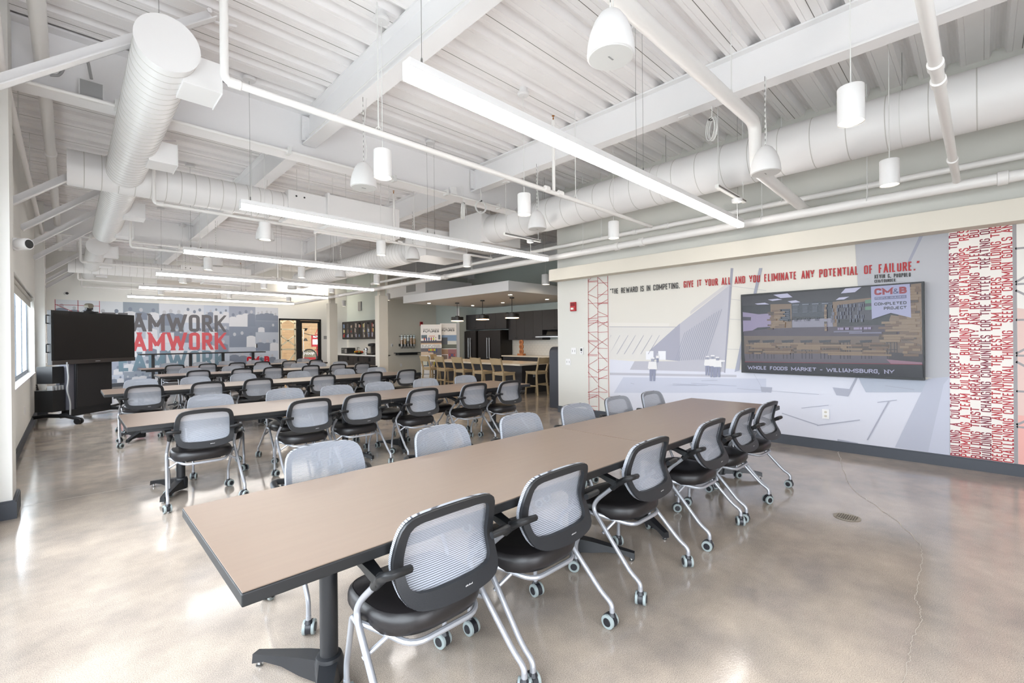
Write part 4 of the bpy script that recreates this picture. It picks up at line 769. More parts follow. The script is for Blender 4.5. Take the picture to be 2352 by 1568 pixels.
for (x, y, z, l) in ((5.12, 2.3, 3.95, 'square white junction box on the mural-side beam, between the coil and the pendant speaker'), (5.12, 5.2, 3.95, 'square white junction box on the mural-side beam beside the girder')):
    m = MB(); m.box(x-.2, x-.14, y-.06, y+.06, z-.06, z+.06, WHITE); tag(m.build('junction_box', smooth=False, bevel=.003), l, 'electrical box', 'junction boxes')
m = MB(); m.tube(fillet([(-.1, 5.72, 3.8), (-.03, 5.72, 3.82), (.02, 5.72, 4.05), (.14, 5.72, 4.08), (.17, 5.72, 3.87)], .09, 8), .012, GREYPL, n=8); tag(m.build('flexible_conduit'), 'grey flexible conduit looping up from a junction box by the window pilaster', 'conduit')
def coil(x, y, z, r, ax, label):
    t = thing('cable_coil', label, 'cable', (x, y, z), 0, 'coiled white cables')
    m = MB(); rr = random.Random(int(x*100))
    for k in range(7):
        R = r*(1+rr.uniform(-.1, .1)); o = rr.uniform(-.02, .02); tl = rr.uniform(-.15, .15); pts = []
        for i in range(28):
            a = 2*PI*i/28; p = V(R*math.cos(a), o+tl*R*math.sin(a), R*math.sin(a)*1.1)
            pts.append(Matrix.Rotation(ax, 3, 'Z') @ p)
        m.tube(pts, .005, CABLE, n=6, closed=True)
    m.build('cable_loop', t)
    m = MB(); m.tube([(0, 0, r*1.0), (.01, 0, r+.1), (0, 0, 3.9-z if z < 3.8 else .4)], .005, CABLE, n=6); m.box(-.012, .012, -.03, .03, r*.95, r*1.15, BLACK); m.build('cable_tie', t)
coil(4.95, 2.0, 3.66, .1, .8, 'white coiled cable hanging below the mural-side beam at upper right')
coil(4.55, 5.78, 3.5, .11, .8, 'larger white coiled cable hanging at the girder and beam junction')
coil(4.85, 5.7, 3.6, .09, -.3, 'smaller white coiled cable hanging at the girder and beam junction')
coil(2.26, 12.9, 3.55, .11, .4, 'white coiled cable hanging far back between the fourth lights')
# loose cables along the beams
for (xc, l) in ((2.1, 'thin white cable clipped along the window-side beam'), (4.93, 'bundle of thin white cables clipped along the mural-side beam')):
    m = MB()
    for k in range(1 if xc < 3 else 3):
        pts = []
        for i in range(26):
            y = -3+i*.345; pts.append((xc+.02*k, y, (3.93 if xc < 3 else 4.22)+.02*math.sin(y*2.1+k)+.015*k))
        m.tube(pts, .006, CABLE, n=5)
    tag(m.build('beam_cable'), l, 'cable')
# strut channels hanging by the mural wall
for i, (x0, y, z) in enumerate(((5.0, 5.3, 3.1), (5.2, 2.05, 3.1))):
    t = thing('strut_channel', 'short white strut channel hung on rods, %s' % ('beside the kitchen opening' if i == 0 else 'in front of the big duct at right'), 'bracket')
    m = MB(); m.box(x0, x0+.85, y-.02, y+.02, z, z+.04, CABLE); m.box(x0, x0+.85, y-.021, y-.0195, z+.012, z+.028, DARKGAP); m.build('channel', t, smooth=False)
    m = MB()
    for a in (.04, .8): m.tube([(x0+a, y, z+.03), (x0+a, y, ZD)], .004, CABLE, n=5)
    m.build('hanger_rod', t)
    m = MB(); m.lathe([(.0, -.04), (.055, -.04), (.06, -.03), (.06, 0)], WHITE, c=(x0+.6, y, z), n=18); m.tube([(x0+.6, y, z-.04), (x0+.62, y, z-.3)], .003, CABLE, n=5); m.build('canopy', t)
# knee braces on the window wall
BN = ['nearest the camera, crossing behind the duct end', 'second from camera', 'third from camera', 'fourth from camera', 'fifth from camera', 'sixth from camera', 'seventh from camera', 'last before the far wall']
for i, y in enumerate((4.6, 7.85, 9.53, 11.1, 12.74, 15.7, 17.6, 19.15)):
    a = V(XL+.001, y, 3.08); d = V(1, 0, .85).normalized(); L = 1.82; nrm = V(-d.z, 0, d.x); hw = .045
    m = MB()
    for (o1, o2, yy0, yy1) in ((-hw, -hw+.008, 0, .09), (-hw, hw, .082, .09)):
        pts = [a+nrm*o1, a+nrm*o2, a+nrm*o2+d*L, a+nrm*o1+d*L]
        m.prism([p+V(0, yy0-.045, 0) for p in pts][::-1], (0, yy1-yy0, 0), STEEL)
    e = a+d*L
    m.prism([e+V(-.12, .05, -.06), e+V(.12, .05, -.02), e+V(.2, .05, .0), e+V(.2, .05, .02)], (0, .01, 0), STEEL)
    m.lathe([(.02, -.02), (.02, .0), (0, .0)], STEEL, c=e+V(-.03, -.045, -.02), n=6, axis='y')
    tag(m.build('knee_brace', smooth=False), 'white angle-iron knee brace on the window wall, '+BN[i], 'brace', 'knee braces above the windows')
# ------------------------------------------------------------------ mural wall
def mcol(n, c): 
    if n not in MATS: mat(n, c, .6)
    return MATS[n]
MC = dict(g0=(199, 200, 210), g1=(215, 215, 219), g2=(182, 185, 199), g3=(171, 174, 188), w1=(202, 199, 195), w2=(210, 206, 200), l1=(159, 158, 165), d1=(172, 171, 180), d0=(189, 186, 187), d2=(154, 154, 167), pole=(146, 146, 158), br=(146, 148, 161), br2=(156, 158, 171), ln=(176, 174, 174), gr=(169, 169, 174), gs=(165, 171, 184), wh=(212, 210, 210), dk=(130, 133, 152))
m = MB(); XW = XR-.001; k = 0
m.poly([(XW, 4.58, .125), (XW, -.222, .125), (XW, -.222, 2.56), (XW, 4.58, 2.56)], mcol('mural_sky', (206, 202, 194)))
for c, pts in MURAL:
    k += 1; pp = [(XW-.0006-.00012*k, max(-.22, min(4.6, a)), max(.126, min(2.555, b))) for a, b in pts]
    m.poly(pp, mcol('mural_'+c, MC[c]))
tag(m.build('wall_mural', smooth=False), 'pale blue-grey printed mural of a tilt-up construction site behind the television', 'mural')
XT0 = XW-.0006-.00012*(k+3)
t = thing('quote_lettering', 'black and red quotation lettering running across the mural above the television', 'lettering')
m = MB(); text(m, '\u201cTHE REWARD IS IN COMPETING.', (XT0, 4.573, 2.214), (0, 3.292-4.573, -.008), (0, 0, .094), MDK, wt=.14); m.build('black_text', t, smooth=False)
m = MB(); text(m, 'GIVE IT YOUR ALL AND YOU ELIMINATE ANY POTENTIAL OF FAILURE.\u201d', (XT0, 3.228, 2.208), (0, .485-3.228, -.04), (0, 0, .104), mat('quote_red', (160, 34, 38), .6), wt=.14); m.build('red_text', t, smooth=False)
m = MB(); text(m, 'KEVIN G. PUOPOLO', (XT0, .884, 2.112), (0, -.325, -.01), (0, 0, .046), MDK, .02); text(m, 'CEO/FOUNDER', (XT0, .884, 2.062), (0, -.19, -.003), (0, 0, .036), MDK, .02); m.build('signature_text', t, smooth=False)
# red lattice
m = MB()
def bar2(a, b, wd, z=XT0, mt=None):
    a = V(z, *a); b = V(z, *b); d = (b-a).normalized(); nn = V(0, -d.z, d.y)*wd/2; m.poly([a-nn, b-nn, b+nn, a+nn], mt or MRED)
for y in (5.047, 4.834, 4.62): bar2((y, .127), (y, 2.54), .008)
for a, b, c, d in LATTICE: bar2((a, b), (c, d), .0065)
tag(m.build('wall_decal', smooth=False), 'narrow red line decal of truss lattice on the white wall left of the mural', 'decal')
# strip of values text
t = thing('values_lettering', 'vertical red all-caps text strip at the right end of the mural', 'lettering')
m = MB(); m.poly([(XT0, .245, .126), (XT0, -.222, .126), (XT0, -.222, 2.56), (XT0, .245, 2.56)], mcol('strip_white', (226, 220, 214))); m.build('backing', t, smooth=False)
LN6 = ['BUILDING A CULTURE OF RESPECT AND TRUST  INSPIRING OTHERS TO DU', 'PROMOTING A TEAM CULTURE  BUILDING LASTING RELATIONSHIPS  RES', 'BUILDING TRUST  EMBRACING DIVERSITY AND REWARDING TALENT  BUI', 'BUILDING AND CHANGING COMMUNITIES FOR THE BETTER  TREATING OU', 'RECRUITING AND RETAINING THE BEST TEAM MEMBERS  BUILDING THE', 'CHALLENGING CONVENTIONAL THINKING  SEEKING COMMON GOALS AN']
SC = [(140, 40, 60), (176, 44, 54), (150, 36, 52), (120, 40, 58), (168, 44, 52), (170, 48, 58)]
for i, s in enumerate(LN6):
    m = MB(); y = .245-.0778*(i+1)+.001
    text(m, s, (XT0-.0006, y, .128), (0, 0, 2.43), (0, .0768, 0), mcol('strip_red%d' % i, SC[i]), wt=.14)
    m.build('text_line', t, smooth=False)
# next panel of the mural beyond the strip
m = MB(); XP = XT0-.0004
m.poly([(XP, -.222, .126), (XP, -2.4, .126), (XP, -2.4, 2.545), (XP, -.222, 2.545)], mcol('panel_sky', (224, 220, 214)))
m.poly([(XP-.0004, -.25, .126), (XP-.0004, -2.4, .126), (XP-.0004, -2.4, 1.2), (XP-.0004, -.25, 1.7)], mcol('panel_pink', (214, 186, 178)))
m.poly([(XP-.0005, -.25, .126), (XP-.0005, -2.4, .126), (XP-.0005, -2.4, .5), (XP-.0005, -.25, .62)], mcol('panel_rose', (224, 168, 160)))
gp = mcol('panel_truss', (150, 146, 148))
bar2((-.235, .126), (-.235, 2.545), .028, XP-.001, gp)
for i in range(7):
    z = .5+i*.36; bar2((-.24, z), (-1.2, z), .02, XP-.001, gp); bar2((-.24, z+(.3 if i % 2 else .02)), (-.6, z+(.02 if i % 2 else .3)), .02, XP-.001, gp)
bar2((-1.2, .126), (-1.2, 2.545), .03, XP-.001, gp)
tag(m.build('wall_mural', smooth=False), 'blush and grey truss panel at the right edge, past the red text strip', 'mural')
# television
t = thing('wall_television', 'large flat television on the mural wall showing a bar interior', 'television', (0, 0, 0))
m = MB(); R = None
m.box(6.785, 6.83, .44, 2.36, .935, 2.03, EDGE); m.box(6.83, XR-.02, 1.0, 1.8, 1.2, 1.75, BLACK); m.box(XR-.02, XR, 1.1, 1.7, 1.3, 1.65, METALBLK); m.build('screen_housing', t, smooth=False, bevel=.003)
SCOL = dict(bg=(30, 30, 36), ceil=(52, 50, 56), wood=(128, 106, 86), board=(52, 58, 70), steel=(140, 138, 156), shelf=(64, 62, 74), green=(92, 134, 110), kit=(150, 138, 172), kitd=(60, 52, 72), bar=(70, 58, 74), wood2=(108, 92, 82), floor=(92, 84, 96), blk=(44, 42, 52), pan=(196, 196, 224), txt=(128, 134, 150), yel=(150, 124, 80), cush=(58, 50, 56), pan2=(150, 110, 130), red=(140, 30, 52), bar2=(26, 24, 34), rib=(168, 170, 206), ribg=(104, 106, 140), ink=(26, 26, 36), logo=(150, 34, 52), say=(176, 176, 206))
def scol(c):
    n = 'screen_'+c
    if n not in MATS: mat(n, (12, 12, 14), .25, emit=SCOL[c], es=.7, spec=.3)
    return MATS[n]
m = MB(); k = 0
for c, pts in SCREEN:
    if c in ('glare', 'rib', 'ribg', 'red', 'bar2'): continue
    k += 1; m.poly([(6.783-.0002*k, max(.452, min(2.345, a)), max(.948, min(2.018, b))) for a, b in pts], scol(c))
rr = random.Random(8)
def rects(c, y0, y1, z0, z1, h, wl, n, dk=.0003):
    global k
    k += 1
    for _ in range(n):
        w_ = rr.uniform(*wl); yy = rr.uniform(y1+w_, y0); zz = z0+h*rr.randrange(max(1, int((z1-z0)/h)))
        x_ = 6.783-.0002*k-rr.random()*.0002
        m.poly([(x_, yy, zz), (x_, yy-w_, zz), (x_, yy-w_, zz+h*.9), (x_, yy, zz+h*.9)], scol(c))
SCOL.update(wa=(112, 88, 70), wb=(74, 58, 48), wc=(140, 118, 94), bo=(100, 104, 122), hz=(118, 116, 140))
for c in ('wb', 'wa', 'wc'):
    rects(c, 2.3, .7, 1.2, 1.36, .022, (.06, .3), 34); rects(c, .66, .46, 1.2, 1.98, .03, (.04, .16), 26); rects(c, .84, .5, 1.36, 1.6, .03, (.06, .25), 10); rects(c, 2.02, 1.8, 1.53, 1.8, .024, (.05, .12), 12); rects(c, 1.37, 1.34, 1.5, 1.83, .03, (.02, .03), 6)
rects('bo', 1.3, .97, 1.6, 1.85, .045, (.006, .012), 70); rects('board', 1.8, 1.42, 1.63, 1.67, .04, (.004, .006), 30); rects('kit', 1.3, .9, 1.51, 1.56, .03, (.01, .05), 14); rects('hz', 1.28, .8, 1.46, 1.5, .02, (.1, .3), 8)
for c, pts in SCREEN:
    if c in ('rib', 'ribg', 'red', 'bar2'): k += 2; m.poly([(6.783-.0002*k, max(.452, min(2.345, a)), max(.948, min(2.018, b))) for a, b in pts], scol(c))
XS = 6.783-.0002*(k+2)
text(m, 'CM', (XS, .873, 1.907), (0, -.165, 0), (0, 0, .078), scol('logo'), wt=.27)
text(m, '&', (XS, .704, 1.908), (0, -.052, 0), (0, 0, .062), scol('ribg'), .03)
text(m, 'B', (XS, .65, 1.907), (0, -.066, 0), (0, 0, .078), scol('logo'), wt=.27)
text(m, 'PEOPLE. BUILDING.', (XS, .862, 1.862), (0, -.268, 0), (0, 0, .018), scol('rib'), .02)
text(m, 'COMPLETED', (XS, .874, 1.786), (0, -.287, 0), (0, 0, .034), scol('ink'), wt=.22)
text(m, 'PROJECT', (XS, .787, 1.733), (0, -.2, 0), (0, 0, .034), scol('ink'), wt=.22)
text(m, 'WHOLE FOODS MARKET - WILLIAMSBURG, NY', (XS, 2.265, .988), (0, -1.565, .008), (0, 0, .048), scol('say'), wt=.2)
m.build('display', t, smooth=False)
# wall fittings
def plate(x, y, z, w, h, name, label, cat, col=WHITE, dots=0, group=None):
    m = MB(); m.box(x-.008, x, y-w/2, y+w/2, z-h/2, z+h/2, col)
    for i in range(dots): m.box(x-.011, x-.008, y-w/2+w*(i+.5)/dots-.006, y-w/2+w*(i+.5)/dots+.006, z-.02, z+.02, GREYPL if dots < 3 else WHITE)
    return tag(m.build(name, smooth=False, bevel=.0015), label, cat, group)
plate(XR, 5.40, 1.2, .115, .12, 'light_switch', 'double white switch plate on the wall corner, left of the thermostat', 'switch', dots=2)
plate(XR, 5.535, .99, .115, .12, 'light_switch', 'lower white switch plate near the wall corner, below the thermostat', 'switch', dots=2)
m = MB(); m.box(XR-.025, XR, 5.17, 5.24, 1.14, 1.27, WHITE); m.box(XR-.027, XR-.025, 5.185, 5.225, 1.2, 1.25, MATS['black_plastic']); m.box(XR-.027, XR-.025, 5.195, 5.215, 1.165, 1.18, MATS['black_plastic']); tag(m.build('thermostat', smooth=False, bevel=.002), 'white wall thermostat with dark display left of the red lattice decal', 'thermostat')
m = MB(); m.box(XR-.012-.005, XR-.005, 1.345, 1.42, .39, .51, WHITE)
for z in (.425, .475): m.lathe([(.017, 0), (.017, -.004), (0, -.004)], WALLB, c=(XR-.017, 1.382, z), n=12, axis='x'); m.box(XR-.023, XR-.021, 1.375, 1.378, z-.006, z+.006, BLACK); m.box(XR-.023, XR-.021, 1.387, 1.39, z-.006, z+.006, BLACK)
tag(m.build('power_outlet', smooth=False), 'ivory duplex power outlet on the mural below the television', 'outlet')
def alarm(O, U, label):
    O = V(*O); U = V(*U); Wv = V(0, 0, 1); Nn = U.cross(Wv)  # out of wall
    t = thing('fire_alarm', label, 'alarm', O)
    def bx(mb, u0, u1, w0, w1, n0, n1, mt):
        vs = [U*a+Wv*b+Nn*c for c in (n0, n1) for b in (w0, w1) for a in (u0, u1)]
        mb.add(vs, [(0, 2, 3, 1), (4, 5, 7, 6), (0, 1, 5, 4), (2, 6, 7, 3), (0, 4, 6, 2), (1, 3, 7, 5)], mt)
    m = MB(); bx(m, -.06, .06, -.085, .085, 0, .045, RED); bx(m, -.045, .045, .01, .07, .045, .05, mcol('alarm_dark', (120, 14, 24))); m.build('alarm_body', t, smooth=False, bevel=.006)
    m = MB(); bx(m, -.03, .03, -.06, -.02, .045, .065, MATS['white_tile']); m.build('strobe', t, smooth=False, bevel=.006)
alarm((XR, 5.387, 2.04), (0, -1, 0), 'red fire alarm strobe high on the white wall left of the lattice decal')
alarm((10.36, 16.0, 2.1), (1, 0, 0), 'red fire alarm strobe on the beige wall behind the roll-up banners')
# booth panel beside the wall corner
m = MB(); pts = [(7.22, 6.02, 0), (8.2, 6.02, 0), (8.2, 6.02, 1.27)]+[(7.36-.14*math.sin(a), 6.02, 1.13+.14*math.cos(a)) for a in [PI/2*i/8 for i in range(9)]]
m.prism([V(*p) for p in pts], (0, .3, 0), mat('navy_panel', (52, 54, 62), .5)); tag(m.build('booth_partition', bevel=.006), 'tall black padded booth partition with rounded top beside the white wall corner', 'partition')
m = MB(); m.lathe([(0, .0), (.085, .0), (.09, .004), (.075, .006), (.07, .003), (0, .003)], mcol('drain_metal', (150, 142, 130)), c=(4.4, .75, 0), n=28)
for i in range(-4, 5): m.box(4.4-.06, 4.4+.06, .75+i*.015-.003, .75+i*.015+.003, .003, .0055, mcol('drain_slot', (92, 84, 74)))
tag(m.build('floor_drain'), 'small round metal floor drain in the open floor at right', 'drain')
# ------------------------------------------------------------------ far wall collage
m = MB(); YM = YF-.001; rr = random.Random(3)
PAL = [(150, 156, 172), (172, 178, 190), (196, 200, 208), (126, 134, 150), (208, 212, 218), (140, 150, 162), (182, 190, 204)]
for i, c in enumerate(PAL): mcol('photo_%d' % i, c)
mcol('photo_light', (204, 205, 210)); mcol('photo_dark', (122, 130, 146)); mcol('photo_skin', (178, 180, 188))
m.poly([(-.3, YM, .125), (DX0-.02, YM, .125), (DX0-.02, YM, 2.79), (-.3, YM, 2.79)], mcol('photo_2', PAL[2]))
k = [0]
def lay(): k[0] += 1; return YM-.0004-.00008*(k[0] % 70)
cx = -.3
cols = [(-.3, .62), (.62, 1.3), (1.3, 2.25), (2.25, 2.95), (2.95, 3.55), (3.55, 4.35), (4.35, 5.25), (5.25, 6.08)]
for a, b in cols:
    z = 2.79; top = True
    while z > .14:
        h = rr.uniform(.42, .8); z2 = max(.125, z-h)
        if z2 < .35: z2 = .125
        pi = rr.randrange(7); y0 = YM-.0004
        m.poly([(a, y0, z2), (b, y0, z2), (b, y0, z), (a, y0, z)], MATS['photo_%d' % pi])
        H = z-z2; n = rr.randint(2, 5)
        for q in range(n):
            px = a+(b-a)*(q+.5)/n+rr.uniform(-.03, .03); hh = H*rr.uniform(.62, .85); r = min(.07, hh*.17, (b-a)/n*.3); y1 = YM-.0008-.0004*q
            lt = MATS['photo_light'] if rr.random() < .55 else MATS['photo_dark']
            sw = min(r*2.3, (b-a)/n*.62); px = min(max(px, a+sw), b-sw)
            m.poly([(px-sw, y1, z2+.004), (px+sw, y1, z2+.004), (px+sw*.95, y1, z2+hh-2.6*r), (px+r*.7, y1, z2+hh-2*r), (px-r*.7, y1, z2+hh-2*r), (px-sw*.95, y1, z2+hh-2.6*r)], lt)
            m.poly([(px+r*.75*math.cos(t_), y1-.0002, z2+hh-r+r*math.sin(t_)) for t_ in [2*PI*i/10 for i in range(10)]], MATS['photo_skin'] if lt is MATS['photo_dark'] else MATS['photo_dark'])
        z = z2
tag(m.build('photo_collage_mural', smooth=False), 'blue-grey collage mural of group photographs on the far wall', 'mural')
t = thing('teamwork_lettering', 'word TEAMWORK stacked three times in grey, red and blue on the collage', 'lettering')
for nme, z0, z1, col in (('grey_text', 1.815, 2.43, (96, 94, 98)), ('red_text', 1.155, 1.785, (196, 84, 90)), ('blue_text', .49, 1.125, (112, 136, 150))):
    m = MB(); mm = mat('letters_'+nme, col, .6); text(m, 'TEAMWORK', (.78, YM-.004, z0), (3.44, 0, 0), (0, 0, z1-z0), mm, wt=.175); m.build(nme, t, smooth=False)
m = MB(); text(m, 'CM', (4.93, YM-.005, .6), (.43, 0, 0), (0, 0, .26), mcol('logo_red', (190, 20, 44)), wt=.28); text(m, 'B', (5.55, YM-.005, .6), (.19, 0, 0), (0, 0, .26), MATS['logo_red'], wt=.28); text(m, '&', (5.39, YM-.005, .62), (.13, 0, 0), (0, 0, .2), mcol('logo_blue', (90, 120, 140)), .03)
tag(m.build('company_logo', smooth=False), 'red CM&B logo low on the collage mural near the glass door', 'logo')
m = MB()
for x in (-.29, .22, .72): m.box(x-.006, x+.006, YM-.006, YM-.005, 1.6, 2.79, MRED)
m.box(-.29, .72, YM-.006, YM-.005, 2.62, 2.632, MRED); m.poly([(-.28, YM-.0055, 2.64), (.22, YM-.0055, 2.37), (.22, YM-.0055, 2.355), (-.28, YM-.0055, 2.625)], MRED)
tag(m.build('wall_decal', smooth=False), 'red line frame decal at the top left corner of the collage', 'decal')
m = MB(); m.box(5.22, 5.26, YF-.03, YF-.007, 1.2, 1.34, WHITE); m.box(5.26, 5.3, YF-.03, YF-.007, 1.2, 1.34, MATS['black_plastic']); tag(m.build('card_reader', smooth=False), 'small black and white control on the collage beside the glass door', 'switch')
# glass door
t = thing('door_1', 'x', 'x'); del t['label']; del t['category']; t['kind'] = 'structure'
m = MB(); Y0, Y1 = YF-.01, YF+.07
m.box(DX0, DX0+.05, Y0, Y1, 0, DZ, EDGE); m.box(DX1-.05, DX1, Y0, Y1, 0, DZ, EDGE); m.box(DX0, DX1, Y0, Y1, DZ-.07, DZ, EDGE); m.box(6.78, 6.93, Y0, Y1, 0, DZ-.07, EDGE); m.box(DX0, 6.8, Y0, Y1, 0, .1, EDGE)
o = m.build('door_frame', t, smooth=False)
m = MB(); m.box(6.93, 7.0, Y0+.01, Y1-.02, .02, DZ-.08, EDGE); m.box(7.66, 7.73, Y0+.01, Y1-.02, .02, DZ-.08, EDGE); m.box(7.0, 7.66, Y0+.01, Y1-.02, DZ-.17, DZ-.08, EDGE); m.box(7.0, 7.66, Y0+.01, Y1-.02, .02, .25, EDGE); o = m.build('door_leaf', t, smooth=False)
m = MB(); m.box(DX0+.05, 6.78, YF+.02, YF+.026, .1, DZ-.07, GLASS); m.box(7.0, 7.66, YF+.02, YF+.026, .25, DZ-.17, GLASS); m.build('door_glass', t, smooth=False)
m = MB(); m.tube([(7.03, YF-.05, .9), (7.03, YF-.05, 1.3)], .012, CHROME, n=8); m.build('door_handle', t)
# room behind the door
TAN = mat('tan_brick', (190, 160, 124), .8, var=.1, vscale=18)
m = MB(); m.box(4.6, 12, 24.2, 24.35, 0, 4.3, TAN)
for i in range(28): m.box(4.6, 12, 24.19, 24.2, .1+i*.15, .108+i*.15, mcol('mortar', (150, 124, 96)))
struct(m, 'wall_back_room', smooth=False)
m = MB(); m.box(4.6, 4.7, YF+.12, 24.3, 0, 4.3, TAN); m.box(12, 12.1, YF+.12, 24.3, 0, 4.3, TAN); m.box(4.6, 12.1, YF+.12, 24.3, 4.0, 4.1, WHITE); struct(m, 'wall_back_room', smooth=False)
la = bpy.data.lights.new('back_room_fill', 'AREA'); la.energy = 170; la.size = 2; la.color = (1, .9, .75); lo = bpy.data.objects.new('back_room_fill', la); C.objects.link(lo); lo.location = (7.2, 20.35, 3.85)  # unseen area light added to brighten the truss and back room
m = MB(); LW = mat('cream_steel', (240, 230, 206), .5)
def bar3(a, b, wd, dp=.05):
    a = V(*a); b = V(*b); d = (b-a).normalized(); nn = V(-d.z, 0, d.x)*wd/2; m.prism([a-nn, b-nn, b+nn, a+nn], (0, dp, 0), LW)
YY = 20.6; xa, xb = 6.42, 7.0
bar3((xa, YY, 0), (xa, YY, 2.6), .07); bar3((xb, YY, 0), (xb, YY, 2.6), .07)
for z in (.2, 1.1, 1.95): bar3((xa, YY, z), (xb, YY, z), .06)
bar3((xa, YY, 1.25), (xb, YY, 1.68), .06); bar3((xa, YY, 1.68), (xb, YY, 1.25), .06); bar3((xa, YY, 2.2), (6.71, YY, 2.38), .06); bar3((xb, YY, 2.2), (6.71, YY, 2.38), .06); bar3((6.71, YY, .55), (xb, YY, .95), .06)
for s in (0, 1): bar3((xb, YY+.02, .3+s), (xb+.35, YY+.02, .62+s), .05); bar3((xb, YY, 1.95-s*.9), (xb+.4, YY, 1.95-s*.9), .05)
tag(m.build('lattice_truss', smooth=False), 'cream painted lattice truss standing behind the glass sidelight', 'truss')
t = thing('arcade_machine', 'red basketball arcade machine behind the glass door', 'arcade game', (8.05, 21.4, 0))
m = MB(); m.box(-.4, .45, 0, 1, 0, .75, BLACK); m.box(.3, .36, .1, .16, .6, 1.7, RED); m.box(.1, .75, 0, .05, 1.0, 1.06, RED); m.box(.18, .26, 0, .08, 0, 1.75, RED); m.box(.7, .78, 0, .08, 0, 1.75, RED); m.box(.2, .75, 0, .05, 1.7, 1.76, RED); m.box(.26, .7, .04, .05, 1.3, 1.7, BLACK)
m.tube([(.1, 0, 1.72), (.5, 0, 2.7)], .015, RED); m.tube([(.45, 0, 1.75), (.6, 0, 2.2)], .012, RED); m.build('cabinet_frame', t, smooth=False)
m = MB(); m.box(-.08, .3, -.02, .0, 1.18, 1.72, RED); m.box(-.03, .25, -.025, -.02, 1.28, 1.52, WHITE); m.box(0, .22, -.026, -.02, 1.6, 1.68, WHITE); m.build('score_board', t, smooth=False)
m = MB(); m.lathe([(0, 0), (.37, 0), (.37, .04), (0, .04)], BLACK, c=(-.22, -.1, .72), n=30, axis='y'); m.lathe([(0, 0), (.31, 0)], mcol('hoop_grey', (120, 116, 96)), c=(-.22, -.102, .72), n=30, axis='y'); m.box(-.51, .07, -.105, -.101, .6, .7, RED); textb(m, 'Hoop', (-.45, -.106, .76), (.44, 0, .03), (.04, 0, .2), WHITE, .02); m.build('hoop_sign', t)
t = thing('boom_arm_lamp', 'black studio boom lamp behind the glass door', 'lamp', (7.55, 21.2, 0))
m = MB(); m.tube([(0, 0, 0), (0, 0, 2.0)], .02, WHITE); m.tube([(.0, 0, 1.8), (.5, 0, 1.68), (1, 0, 1.4)], .014, BLACK); m.build('stand', t)
m = MB(); m.lathe([(.03, 0), (.1, .12), (0, .12)], BLACK, c=(.1, 0, 1.9), n=14); m.lathe([(.1, 0), (.03, .12), (0, .12)], BLACK, c=(.1, 0, 1.45), n=14); m.build('lamp_head', t)
m = MB(); m.box(7.9, 8.05, YF-.006, YF, 1.52, 1.66, GREYPL); tag(m.build('room_sign', smooth=False), 'small grey room sign on the wall right of the glass door', 'sign')
m = MB(); m.box(8.1, 8.17, YF-.02, YF, 1.15, 1.28, WHITE); m.box(8.13, 8.17, YF-.022, YF-.02, 1.17, 1.26, MATS['black_plastic']); tag(m.build('light_switch', smooth=False), 'small white wall control right of the glass door beside the column', 'switch')
